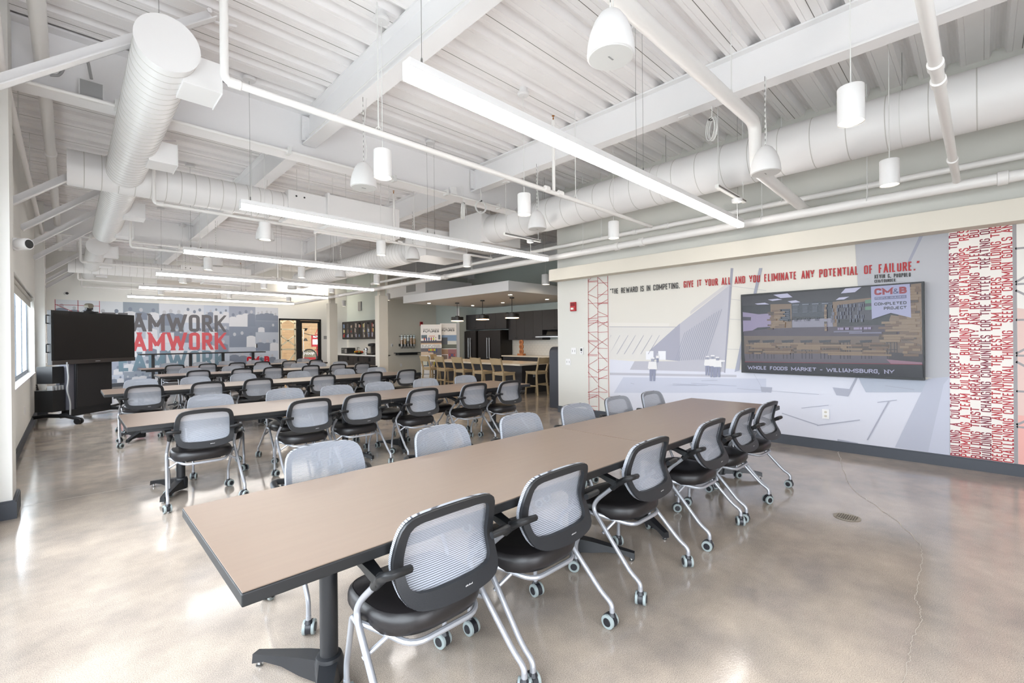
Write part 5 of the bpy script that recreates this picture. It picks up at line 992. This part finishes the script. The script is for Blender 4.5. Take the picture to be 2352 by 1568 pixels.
# ------------------------------------------------------------------ kitchen
t = thing('kitchen_island', 'black kitchen island with pale stone counter under the white dropped ceiling', 'island', (0, 0, 0))
m = MB(); m.box(8.46, 9.42, 8.35, 12.3, .0, .755, DARKOAK); m.box(8.47, 8.48, 8.36, 12.3, 0, .08, BLACK); m.build('cabinet_body', t, smooth=False, bevel=.002)
m = MB(); m.box(8.22, 9.5, 8.18, 12.42, .755, .80, STONE); m.build('countertop', t, smooth=False, bevel=.003)
m = MB(); m.box(8.88, 8.95, 8.335, 8.35, .42, .54, MATS['grey_plastic']); m.build('power_outlet', t, smooth=False)
def stool():
    t = thing('bar_stool', 'x', 'stool')   # faces +y, back at y=0
    m = MB(); vs = []
    n = 9
    for z in (.575, .61):
        for j in range(2):
            for i in range(n):
                x = -.21+.42*i/(n-1); y = .0 if j == 0 else .40
                vs.append((x, y, z-(.012*math.cos(x/.21*PI/2) if z > .6 else 0)))
    fs = [tuple(range(n))+tuple(range(2*n-1, n-1, -1)), (tuple(range(2*n, 3*n))+tuple(range(4*n-1, 3*n-1, -1)))[::-1]]
    for i in range(n-1): fs += [(i, 2*n+i, 2*n+i+1, i+1), (n+i, n+i+1, 3*n+i+1, 3*n+i)]
    fs += [(0, n, 3*n, 2*n), (n-1, 3*n-1, 4*n-1, 2*n-1)]
    m.add(vs, fs, STOOLW); m.box(-.19, .19, .02, .04, .53, .58, STOOLW); m.box(-.19, .19, .36, .38, .53, .58, STOOLW); m.box(-.19, -.17, .02, .38, .53, .58, STOOLW); m.box(.17, .19, .02, .38, .53, .58, STOOLW)
    m.build('seat', t, smooth=False, bevel=.003)
    for s in (-1, 1):
        m = MB()
        P_ = [(s*.2, -.02, 0), (s*.185, .025, .45), (s*.185, .025, .62), (s*.2, -.075, .965)]
        for a, b in zip(P_[:-1], P_[1:]):
            a = V(*a); b = V(*b); q = [V(-.016, -.02, 0), V(.016, -.02, 0), V(.016, .02, 0), V(-.016, .02, 0)]
            m.add([a+k_ for k_ in q]+[b+k_ for k_ in q], [(3, 2, 1, 0), (4, 5, 6, 7)]+[(i, (i+1) % 4, 4+(i+1) % 4, 4+i) for i in range(4)], STOOLW)
        m.build('leg', t, smooth=False)
        m = MB(); a = V(s*.2, .41, 0); b = V(s*.185, .37, .58); q = [V(-.018, -.018, 0), V(.018, -.018, 0), V(.018, .018, 0), V(-.018, .018, 0)]
        m.add([a+k_ for k_ in q]+[b+k_ for k_ in q], [(3, 2, 1, 0), (4, 5, 6, 7)]+[(i, (i+1) % 4, 4+(i+1) % 4, 4+i) for i in range(4)], STOOLW); m.build('leg', t, smooth=False)
    m = MB(); m.box(-.18, .18, .37, .395, .17, .21, STOOLW); m.box(-.18, .18, .0, .02, .27, .3, STOOLW)
    for s in (-.19, .19): m.box(s-.01, s+.01, .0, .39, .22, .25, STOOLW)
    m.build('stretcher', t, smooth=False)
    m = MB(); n = 9; vs = []
    for z, y0 in ((.80, -.028), (.945, -.07)):
        for dy in (0, -.022):
            for i in range(n):
                x = -.2+.4*i/(n-1); vs.append((x, y0+dy-.03*(1-(x/.2)**2), z+(.018*(1-(x/.2)**2) if z > .9 else 0)))
    fs = []
    for i in range(n-1): fs += [(i, 2*n+i, 2*n+i+1, i+1), (n+i, n+i+1, 3*n+i+1, 3*n+i), (i, i+1, n+i+1, n+i), (2*n+i, 3*n+i, 3*n+i+1, 2*n+i+1)]
    fs += [(0, n, 3*n, 2*n), (n-1, 3*n-1, 4*n-1, 2*n-1)]
    m.add(vs, fs, STOOLW); m.build('backrest', t, ang=50)
    return t
st = stool(); SO = ['nearest', 'second', 'third', 'fourth', 'farthest']
for i, y in enumerate((8.47, 9.27, 10.08, 10.92, 11.68)):
    t = st if i == 0 else dup(st)
    t.location = (7.72, y, 0); t.rotation_euler = (0, 0, -PI/2+random.uniform(-.06, .06))
    tag(t, 'light wooden counter stool on the hall side of the island, %s of five' % SO[i], 'stool', 'stools on the hall side of the island')
t = dup(st); t.location = (8.73, 7.88, 0); t.rotation_euler = (0, 0, 0); tag(t, 'light wooden counter stool standing alone at the near end of the island', 'stool')
t = dup(st); t.location = (8.85, 12.75, 0); t.rotation_euler = (0, 0, PI); tag(t, 'wooden counter stool at the far end of the island, mostly hidden', 'stool')
for ch in t.children: pass
def fridge(y0, y1, label):
    t = thing('refrigerator', label, 'refrigerator', (0, 0, 0), 0, 'refrigerators side by side')
    m = MB(); m.box(10.56, 11.06, y0, y1, .02, 1.76, BLKSTEEL); m.build('body', t, smooth=False, bevel=.004)
    ym = (y0+y1)/2
    for a, b, s in ((y0, ym-.003, 1), (ym+.003, y1, -1)):
        m = MB(); m.box(10.5, 10.555, a, b, .62, 1.74, BLKSTEEL); d = m.build('door', t, smooth=False, bevel=.004)
        yh = ym-.06 if s > 0 else ym+.06
        m = MB(); m.tube([(10.46, yh, .78), (10.46, yh, 1.5)], .013, CHROME, n=8); m.box(10.46, 10.5, yh-.008, yh+.008, .8, .82, CHROME); m.box(10.46, 10.5, yh-.008, yh+.008, 1.45, 1.47, CHROME); m.build('handle', d)
    m = MB(); m.box(10.5, 10.555, y0, y1, .06, .61, BLKSTEEL); d = m.build('drawer', t, smooth=False, bevel=.004)
    m = MB(); m.tube([(10.46, y0+.1, .52), (10.46, y1-.1, .52)], .012, CHROME, n=8); m.build('handle', d)
fridge(12.68, 13.33, 'black stainless french-door refrigerator, left one of the pair')
fridge(11.38, 12.55, 'black stainless french-door refrigerator, right one of the pair')
def cab(x0, x1, y0, y1, z0, z1, label, ndoor=2, knob=None, cat='cabinet', name='wall_cabinet', group=None):
    t = thing(name, label, cat, (0, 0, 0), 0, group)
    m = MB(); m.box(x0+.02, x1, y0, y1, z0, z1, DARKOAK); m.build('body', t, smooth=False)
    w_ = (y1-y0)/ndoor
    for i in range(ndoor):
        m = MB(); m.box(x0, x0+.019, y0+i*w_+.002, y0+(i+1)*w_-.002, z0+.003, z1-.003, DARKOAK); d = m.build('door', t, smooth=False, bevel=.001)
        if knob is not None:
            ky = y0+(i+1)*w_-.04 if i % 2 == 0 else y0+i*w_+.04
            m = MB()
            if knob > 0: m.lathe([(.009, 0), (.014, -.02), (0, -.022)], BLACK, c=(x0, ky, z0+.07), n=10, axis='x')
            else: m.box(x0-.02, x0, ky-.006, ky+.006, z1-.2, z1-.06, BLACK)
            m.build('knob' if knob > 0 else 'handle', d, smooth=False)
cab(10.62, 11.1, 11.2, 13.38, 1.8, 2.35, 'black upper cabinets above the refrigerators', 4, 1)
cab(10.72, 11.1, 10.44, 11.2, 1.41, 2.35, 'black upper cabinet right of the refrigerators', 2, 1)
cab(10.72, 11.1, 9.66, 10.44, 1.41, 2.35, 'black upper cabinet between the hood and the one by the refrigerators', 2, 1)
cab(10.72, 11.1, 8.6, 9.66, 1.72, 2.35, 'shorter black upper cabinet above the range hood', 2, 1)
for i, (a, b) in enumerate(((7.3, 8.2), (8.2, 9.1), (9.1, 10.1), (10.1, 11.25))):
    cab(10.5, 11.08, a, b, .1, .86, 'black base cabinet under the back counter, %s from the near end' % ('first', 'second', 'third', 'fourth')[i], 2, -1, name='base_cabinet', group='base cabinets under the back counter')
m = MB(); m.box(10.47, 11.085, 7.25, 11.3, .862, .9, STONE); tag(m.build('countertop', smooth=False, bevel=.002), 'pale stone back counter against the white tile', 'countertop')
t = thing('range_hood', 'slim black range hood with steel front edge under the short cabinet', 'hood')
m = MB(); m.box(10.62, 11.08, 8.7, 9.6, 1.5, 1.56, BLACK); m.prism([(10.72, 8.8, 1.56), (11.08, 8.8, 1.56), (11.08, 8.8, 1.715), (10.8, 8.8, 1.715)], (0, .7, 0), BLACK); m.build('hood_body', t, smooth=False)
m = MB(); m.box(10.44, 10.64, 8.66, 9.7, 1.49, 1.515, CHROME); m.build('glass_shelf', t, smooth=False)
m = MB(); m.box(10.85, 11.08, 7.4, 8.55, 1.3, 1.38, STOOLW); m.box(10.85, 11.08, 8.3, 8.55, 1.3, 1.38, WOODO); tag(m.build('floating_shelf', smooth=False), 'thick wooden floating shelf on the tile right of the hood', 'shelf')
m = MB()
for i in range(3): m.lathe([(0, 0), (.05, 0), (.055, .1), (0, .1)], WHITE, c=(10.96, 8.2-.14*i, 1.38), n=14)
tag(m.build('white_bowl_stack'), 'white cups standing on the wooden floating shelf', 'cup')
t = thing('wood_sculpture', 'stack of three orange wood rings on a wooden base on the back counter', 'sculpture', (10.75, 10.62, .9))
m = MB(); m.box(-.07, .07, -.13, .13, 0, .06, WOODO); m.tube([(0, 0, .05), (0, 0, .5)], .012, WOODO, n=8); m.build('base', t, smooth=False)
for z in (.13, .29, .44):
    m = MB(); m.lathe([(.0, -.03), (.07, -.03), (.095, -.015), (.095, .015), (.07, .03), (0, .03)], WOODO, c=(0, 0, z), n=16, axis='x'); m.lathe([(.045, -.031), (.045, -.036), (0, -.034)], mcol('ring_dark', (140, 84, 48)), c=(0, 0, z), n=14, axis='x'); m.build('ring', t)
for i, y in enumerate((8.92, 8.78)):
    m = MB(); m.lathe([(0, 0), (.04, 0), (.042, .15), (.04, .15)], mcol('candle', (226, 214, 166)), c=(10.8, y, .905), n=16); m.lathe([(.043, 0), (.045, .19)], GLASS, c=(10.8, y, .903), n=16)
    tag(m.build('candle_jar'), 'cream candle in a glass jar on the back counter, %s one' % ('left', 'right')[i], 'candle')
def pend(y, x, lab):
    t = thing('drum_pendant_lamp', lab, 'lamp', (x, y, 0), 0, 'black drum pendants over the island')
    m = MB(); m.lathe([(.065, 2.57), (.065, 2.6)], BLACK, n=20); m.build('canopy', t)
    m = MB(); m.tube([(0, 0, 2.18), (0, 0, 2.58)], .009, BLACK, n=8); m.build('rod', t)
    m = MB(); m.lathe([(.19, 2.035), (.195, 2.035), (.195, 2.15), (.05, 2.155), (.07, 2.155), (.065, 2.185), (0, 2.185)], BLKSTEEL, n=32); m.build('lamp_shade', t)
    m = MB(); m.lathe([(0, 2.04), (.188, 2.04)], WARM, n=32); m.lathe([(.19, 2.02), (.19, 2.034)], WARM, n=32); m.build('diffuser', t, smooth=False)
pend(9.1, 8.85, 'black drum pendant over the island, nearest of three'); pend(10.3, 8.8, 'black drum pendant over the island, middle of three'); pend(11.5, 8.78, 'black drum pendant over the island, farthest of three')
# ------------------------------------------------------------------ banners, dispensers
def banner(O, U, w_, h, label, title2, pics, extra):
    t = thing('rollup_banner', label, 'banner', (0, 0, 0)); O = V(*O); U = V(*U).normalized(); Z = V(0, 0, 1); Nn = U.cross(Z); W8 = mcol('banner_white', (226, 224, 222))
    def q(mb, u0, u1, z0, z1, d, mt): mb.poly([O+U*u0*w_+Z*z0*h+Nn*d, O+U*u1*w_+Z*z0*h+Nn*d, O+U*u1*w_+Z*z1*h+Nn*d, O+U*u0*w_+Z*z1*h+Nn*d], mt)
    m = MB(); m.prism([O+Z*.05, O+U*w_+Z*.05, O+U*w_+Z*h, O+Z*h], -Nn*.004, W8)
    for i, (a, b, c, d, col) in enumerate(pics): q(m, a, b, c, d, .0006+.0003*i, mcol('ban_%d_%d_%d' % col, col))
    text(m, 'PEOPLE BUILDING', O+U*w_*.12+Z*h*.905+Nn*.003, U*w_*.76, Z*h*.02, mcol('ban_grey', (110, 108, 108)), .0)
    text(m, 'FUTURES', O+U*w_*.12+Z*h*.865+Nn*.003, U*w_*.76, Z*h*.033, MDK, wt=.24)
    rr = random.Random(5)
    for (u0, u1, z0, n) in extra:
        for i in range(n):
            u = u0+(u1-u0)*(i+.5)/n; c = rr.choice([(196, 204, 40), (214, 120, 40), (60, 70, 120), (220, 210, 200), (170, 60, 50)])
            q(m, u-.03, u+.03, z0, z0+.035, .004, mcol('ban_%d_%d_%d' % c, c)); q(m, u-.015, u+.015, z0+.035, z0+.05, .0042, mcol('ban_70_50_40', (70, 50, 40)))
            q(m, u-.025, u+.025, z0-.03, z0, .004, mcol('ban_50_60_90', (50, 60, 90)))
    if title2:
        text(m, '92% OF OUR WORKFORCE', O+U*w_*.04+Z*h*.632+Nn*.003, U*w_*.92, Z*h*.018, MDK, .03); text(m, 'STARTED AS INTERNS', O+U*w_*.04+Z*h*.605+Nn*.003, U*w_*.92, Z*h*.02, MDK, .05)
    m.build('banner_panel', t, smooth=False)
    m = MB(); m.prism([O+Nn*.05-Z*0, O+U*w_+Nn*.05, O+U*w_-Nn*.08, O-Nn*.08], Z*.07, GREYPL); m.build('banner_base', t, smooth=False)
U0 = (.72, -.69, 0)
banner((8.53, 13.2, 0), U0, .70, 1.96, 'white roll-up banner of workers headed FUTURES, front one of three', True,
       [(0, .98, .66, .82, (226, 222, 218)), (.03, .3, .76, .82, (96, 112, 122)), (.0, 1, .66, .72, (88, 80, 84)), (.0, 1, .66, .68, (190, 160, 130)), (.4, .68, .79, .81, (214, 170, 160)), (.84, .95, .74, .82, (96, 104, 110)), (0, 1, .47, .595, (96, 92, 96)), (.0, .6, .47, .53, (196, 174, 150)), (.03, .42, .28, .44, (90, 100, 104)), (.1, .3, .3, .4, (196, 196, 180)), (.45, .95, .28, .44, (104, 108, 140)), (.6, .8, .29, .36, (206, 190, 60)), (.0, 1, .14, .15, (120, 122, 128))],
       [(.12, .78, .735, 6), (.35, .8, .545, 5)])
banner((9.12, 12.92, 0), U0, .56, 2.0, 'roll-up banner with a blue sky building photo, second of three', False,
       [(0, 1, .62, .8, (120, 146, 178)), (0, 1, .62, .7, (196, 200, 196)), (0, .45, .63, .76, (78, 84, 92)), (0, 1, .57, .64, (92, 98, 90)), (0, .5, .47, .56, (150, 120, 96)), (.48, 1, .3, .56, (140, 96, 100)), (0, .45, .36, .46, (120, 104, 92)), (0, 1, .1, .28, (200, 200, 204))], [(.55, .9, .44, 4)])
banner((9.97, 13.98, 0), U0, .5, 2.0, 'third roll-up banner, just a sliver showing left of the white wall end', False, [(0, 1, .3, .8, (84, 78, 76))], [])
t = thing('cereal_dispenser', 'five-tube wall cereal dispenser above the small black shelf', 'dispenser', (9.32, 15.9, 0))
m = MB(); m.box(0, .72, .02, .1, 1.2, 1.3, BLACK); m.box(0, .72, .04, .08, 1.58, 1.6, BLACK); m.build('rack', t, smooth=False)
for i, c in enumerate(((150, 110, 70), (196, 150, 96), (66, 58, 52), (170, 120, 70), (190, 140, 84))):
    x = .08+i*.14
    m = MB(); m.lathe([(0, 1.28), (.048, 1.28), (.048, (1.46, 1.5, 1.4, 1.54, 1.5)[i]), (0, (1.46, 1.5, 1.4, 1.54, 1.5)[i])], mcol('cereal_%d' % i, c), c=(x, 0, 0), n=14); m.build('cereal', t)
    m = MB(); m.lathe([(.052, 1.28), (.052, 1.64), (.02, 1.68), (0, 1.69)], GLASS, c=(x, 0, 0), n=16); m.build('tube', t)
    m = MB(); m.lathe([(.02, 1.12), (.03, 1.14), (.045, 1.2), (.052, 1.28), (0, 1.28)], CHROME, c=(x, 0, 0), n=14); m.build('spout', t)
m = MB(); m.box(9.1, 10.18, 15.66, 16.0, .93, .955, BLACK); m.box(9.18, 10.0, 15.72, 16.0, .86, .93, BLACK); tag(m.build('wall_shelf', smooth=False), 'small black wall shelf under the cereal dispenser', 'shelf')
m = MB(); m.box(8.98, 9.06, 15.985, 16.0, 1.19, 1.31, WHITE); m.box(9.03, 9.06, 15.98, 15.985, 1.2, 1.28, MATS['grey_plastic']); tag(m.build('light_switch', smooth=False), 'white wall control left of the cereal dispenser', 'switch')
m = MB(); m.box(9.38, 9.45, 15.99, 16.0, .4, .52, WHITE); tag(m.build('power_outlet', smooth=False), 'white outlet low on the beige wall under the black shelf', 'outlet')
# ------------------------------------------------------------------ coffee alcove
for i in range(4):
    y0 = 15.9+.12+i*.94
    cab(8.33, 8.93, y0, y0+.93, .1, .83, 'black base cabinet in the coffee alcove, %s from the right' % ('first', 'second', 'third', 'fourth')[i], 2, -1, name='base_cabinet', group='base cabinets in the coffee alcove')
m = MB(); m.box(8.3, 8.95, 16.0, YF, .832, .875, mcol('alcove_counter', (232, 232, 230))); tag(m.build('countertop', smooth=False), 'white counter of the coffee alcove', 'countertop')
t = thing('glass_cabinet', 'black wall cabinet with narrow glass doors in the coffee alcove', 'cabinet')
m = MB(); m.box(8.66, 8.93, 16.2, 19.6, 1.5, 2.26, BLACK); m.build('body', t, smooth=False)
rr = random.Random(11)
for i in range(9):
    y0 = 16.22+i*.375
    m = MB(); m.box(8.63, 8.655, y0, y0+.37, 1.51, 2.25, DARKOAK); m.box(8.626, 8.63, y0+.09, y0+.28, 1.57, 2.19, GLASSY); m.build('door', t, smooth=False)
    m = MB()
    for k_ in range(3):
        for q_ in range(2):
            c = rr.choice([(190, 180, 170), (150, 60, 56), (110, 130, 160), (200, 190, 120), (120, 100, 90), (176, 170, 190), (90, 80, 80)])
            if rr.random() < .75: m.box(8.622, 8.6255, y0+.1+q_*.085, y0+.1+q_*.085+.075, 1.59+k_*.2, 1.59+k_*.2+rr.uniform(.08, .17), mcol('jar_%d_%d_%d' % c, c))
    if m.v: m.build('contents', t, smooth=False)
t = thing('toaster_oven', 'black toaster oven at the left end of the alcove counter', 'toaster', (8.6, 18.95, .876))
m = MB(); m.box(-.18, .18, -.28, .28, .02, .26, BLACK); m.box(-.185, -.18, -.26, -.06, .05, .22, CHROME); m.box(-.185, -.18, -.04, .26, .04, .24, GLASSY); m.build('oven_body', t, smooth=False, bevel=.006)
m = MB(); m.tube([(-.21, -.02, .2), (-.21, .24, .2)], .008, CHROME, n=6); m.build('handle', t)
t = thing('coffee_machine', 'tall black and silver coffee machine at the right of the alcove counter', 'coffee machine', (8.6, 16.75, .876))
m = MB(); m.box(-.15, .2, -.22, .2, 0, .06, BLACK); m.box(.0, .2, -.22, .2, .06, .42, BLACK); m.lathe([(.17, .34), (.18, .36), (.18, .42), (.14, .45), (0, .46)], BLACK, c=(-.01, -.02, 0), n=20); m.build('machine_body', t, bevel=.004)
m = MB(); m.box(-.02, 0, .12, .2, .06, .42, CHROME); m.box(-.16, -.02, -.12, .1, .06, .075, CHROME); m.build('trim', t, smooth=False)
t = thing('espresso_maker', 'small chrome coffee maker beside the tall coffee machine', 'coffee machine', (8.58, 17.25, .876))
m = MB(); m.lathe([(.07, 0), (.07, .05), (.05, .08), (.05, .16), (.075, .18), (.075, .25), (.04, .28), (0, .29)], CHROME, n=16); m.box(-.1, .05, -.03, .03, .2, .23, BLACK); m.build('maker_body', t)
t = thing('fruit_bowl', 'bowl of fruit on the alcove counter', 'bowl', (8.55, 17.85, .876)); tag(t, 'wide dark bowl in the middle of the alcove counter', 'bowl')
m = MB(); m.lathe([(.06, 0), (.1, .01), (.2, .06), (.21, .07), (.19, .06), (.1, .02), (0, .015)], BLACK, n=20); m.build('bowl', t)
rr = random.Random(2)
for i in range(11):
    a = i*2.4; r = .14*math.sqrt((i+.5)/11); c = [(206, 110, 30), (214, 170, 50), (180, 60, 36), (150, 150, 60)][i % 4]
    m = MB(); R_ = .042; m.lathe([(0, -R_), (R_*.7, -R_*.7), (R_, 0), (R_*.7, R_*.7), (0, R_)], mcol('fruit_%d' % (i % 4), c), c=(0, 0, 0), n=12)
    o = m.build('fruit', loc=(8.55+r*math.cos(a), 17.85+r*1.6*math.sin(a), .876+.1+.03*(1-r/.14))); tag(o, '%s fruit piled in the dark bowl on the alcove counter' % ('orange', 'yellow', 'red', 'green')[i % 4], 'fruit', '%s fruit in the bowl' % ('orange', 'yellow', 'red', 'green')[i % 4])
m = MB(); m.tube(fillet([(8.82, 18.3, .876), (8.82, 18.3, 1.15), (8.66, 18.3, 1.15), (8.66, 18.3, 1.05)], .06, 6), .012, CHROME, n=8); tag(m.build('faucet'), 'chrome gooseneck faucet at the alcove counter', 'faucet')
m = MB(); m.box(8.9, 8.95, 18.35, 18.62, 2.72, 3.1, GREYPL); tag(m.build('wall_speaker', smooth=False), 'grey box speaker high on the alcove wall', 'speaker')
# ------------------------------------------------------------------ mobile display
ang = math.atan2(1.25, 1.205)
t = thing('mobile_display', 'large black screen on a wheeled black cart near the windows', 'screen', (.39, 11.77, 0), ang)
W2 = .87
m = MB(); m.box(-W2, W2, .0, .07, 1.06, 2.01, EDGE); m.box(-W2-.0, W2, -.012, .0, 1.06, 1.135, mcol('bezel_brown', (52, 46, 44))); m.build('bezel', t, smooth=False, bevel=.004)
m = MB(); m.box(-W2+.04, W2-.04, -.004, .0, 1.14, 1.97, SCREENB); m.build('screen', t, smooth=False)
m = MB(); m.box(-.05, .05, -.0125, -.012, 1.09, 1.1, GREYPL); m.build('badge', t, smooth=False)
for z in (1.35, 1.85):
    m = MB(); m.tube(fillet([(-W2+.0, .05, z-.07), (-W2-.04, .05, z-.07), (-W2-.04, .05, z+.07), (-W2, .05, z+.07)], .015), .01, BLACK, n=6); m.build('handle', t)
m = MB(); m.box(-.33, .43, .1, .32, .22, 1.1, METALBLK); m.box(-.31, .41, .093, .1, .25, 1.06, mcol('grille_black', (30, 29, 31))); m.box(-.43, -.33, .13, .3, .22, 1.1, mcol('cabinet_side', (84, 84, 92))); m.build('cabinet', t, smooth=False, bevel=.003)
m = MB(); m.box(-.68, -.45, .18, .5, .22, .6, BLACK); m.box(-.66, -.45, .2, .48, .72, 1.02, BLACK)
for i in range(4): m.box(-.66+i*.06, -.63+i*.06, .2, .3, .6, .68, GREYPL)
m.build('equipment_box', t, smooth=False, bevel=.003)
m = MB()
m.tube([(-.62, -.22, .09), (-.52, .1, .13), (-.5, .5, .13), (-.6, .75, .09)], [.03, .035, .035, .03], METALBLK, n=10)
m.tube([(.62, -.3, .09), (.45, .1, .13), (.5, .5, .13), (.6, .75, .09)], [.03, .035, .035, .03], METALBLK, n=10)
m.tube([(-.52, .2, .13), (.5, .2, .13)], .045, METALBLK, n=8); m.box(-.4, .42, .12, .3, .12, .23, METALBLK); m.tube([(.4, .15, .16), (1.0, .15, .2)], .025, METALBLK, n=8)
m.build('base_frame', t)
for x, y in ((-.62, -.22), (.62, -.3), (-.6, .75), (.6, .75)):
    m = MB(); m.lathe([(.02, -.045), (.055, -.04), (.055, -.01), (.02, -.008)], BLACK, c=(x, y, .055), n=18, axis='x'); m.lathe([(.02, .008), (.055, .01), (.055, .04), (.02, .045)], BLACK, c=(x, y, .055), n=18, axis='x'); m.tube([(x-.03, y, .055), (x+.03, y, .055)], .015, GREYPL); m.build('caster', t)
m = MB(); m.tube(fillet([(-.62, -.02, 1.1), (-.6, -.03, .8), (-.63, -.02, .6), (-.57, -.03, .4), (-.6, -.05, .16)], .1, 6), .012, GREYPL, n=7); m.build('cable', t)
t = thing('video_camera', 'small black conference camera on top of the wheeled screen', 'camera', (.28, 11.68, 2.01), ang-.3)
m = MB(); m.box(-.1, .14, -.03, .05, 0, .02, BLACK); m.lathe([(.05, .02), (.04, .05), (0, .05)], BLACK, n=14); m.box(-.05, .05, -.03, .04, .05, .14, BLACK); m.build('camera_base', t, bevel=.004)
m = MB(); m.lathe([(.0, -.06), (.045, -.06), (.05, -.02), (.05, .05), (0, .06)], mcol('camera_lens_housing', (110, 104, 92)), c=(-.01, -.01, .12), n=18, axis='y'); m.build('lens', t)
m = MB(); rr = random.Random(4)
for k_ in range(4):
    pts = [(-.46, 13.05+.02*k_, .62-.05*k_), (-.42, 12.9, .45), (-.38+.05*k_, 12.6, .3+.06*k_), (-.28+.03*k_, 12.3, .12+.02*k_), (-.1, 12.2, .2), (-.05, 12.1, .4+.05*k_)]
    m.tube(fillet(pts, .15, 5), .014, BLACK, n=7)
tag(m.build('power_cable'), 'black bundle of cables hanging between the window wall and the wheeled screen', 'cable')
m = MB(); m.tube(fillet([(.3, 12.5, .012), (1.2, 12.9, .012), (2.2, 13.0, .012), (3.4, 13.15, .012)], .3, 6), .008, GREYPL, n=6); tag(m.build('floor_cable'), 'thin grey cable lying on the floor behind the wheeled screen', 'cable')
m = MB(); m.box(XL, XL+.04, 12.85, 12.97, .0+.14, .24, BLACK); tag(m.build('plug_box', smooth=False), 'black plug box at the foot of the window wall', 'outlet')
m = MB(); m.box(XL, XL+.008, 9.9, 9.98, .38, .5, WHITE); tag(m.build('power_outlet', smooth=False), 'white outlet low on the window wall', 'outlet')
def seccam(loc, rz, label):
    t = thing('security_camera', label, 'camera', loc, rz)
    m = MB(); m.lathe([(.0, 0), (.055, 0), (.055, .03), (.0, .03)], WHITE, n=24, axis='x'); m.build('mount', t)
    m = MB(); m.lathe([(0, .03), (.04, .03), (.05, .06), (.05, .12), (.045, .13), (0, .13)], WHITE, n=24, axis='x'); m.build('camera_body', t)
    m = MB(); m.lathe([(.038, .1305), (.036, .134), (0, .137)], BLACK, n=24, axis='x'); m.build('lens', t)
seccam((-.34, 5.87, 2.3), -.7, 'white security camera with black lens on the window pilaster')
seccam((-.05, 19.79, 2.98), -PI/2+.2, 'small white security camera high on the far wall above the collage')
m = MB(); m.box(2.2, 4.1, YF-.01, YF, 2.9, 3.6, mcol('vent_grey', (206, 200, 192))); tag(m.build('wall_vent', smooth=False), 'flat grey louvre panel on the far wall above the collage', 'vent')
# exterior ground seen through the windows
m = MB(); m.box(-40, XL-.3, -20, 45, -.5, -.3, mat('pavement', (190, 190, 186), .9)); o = m.build('exterior_ground', smooth=False); o['kind'] = 'structure'
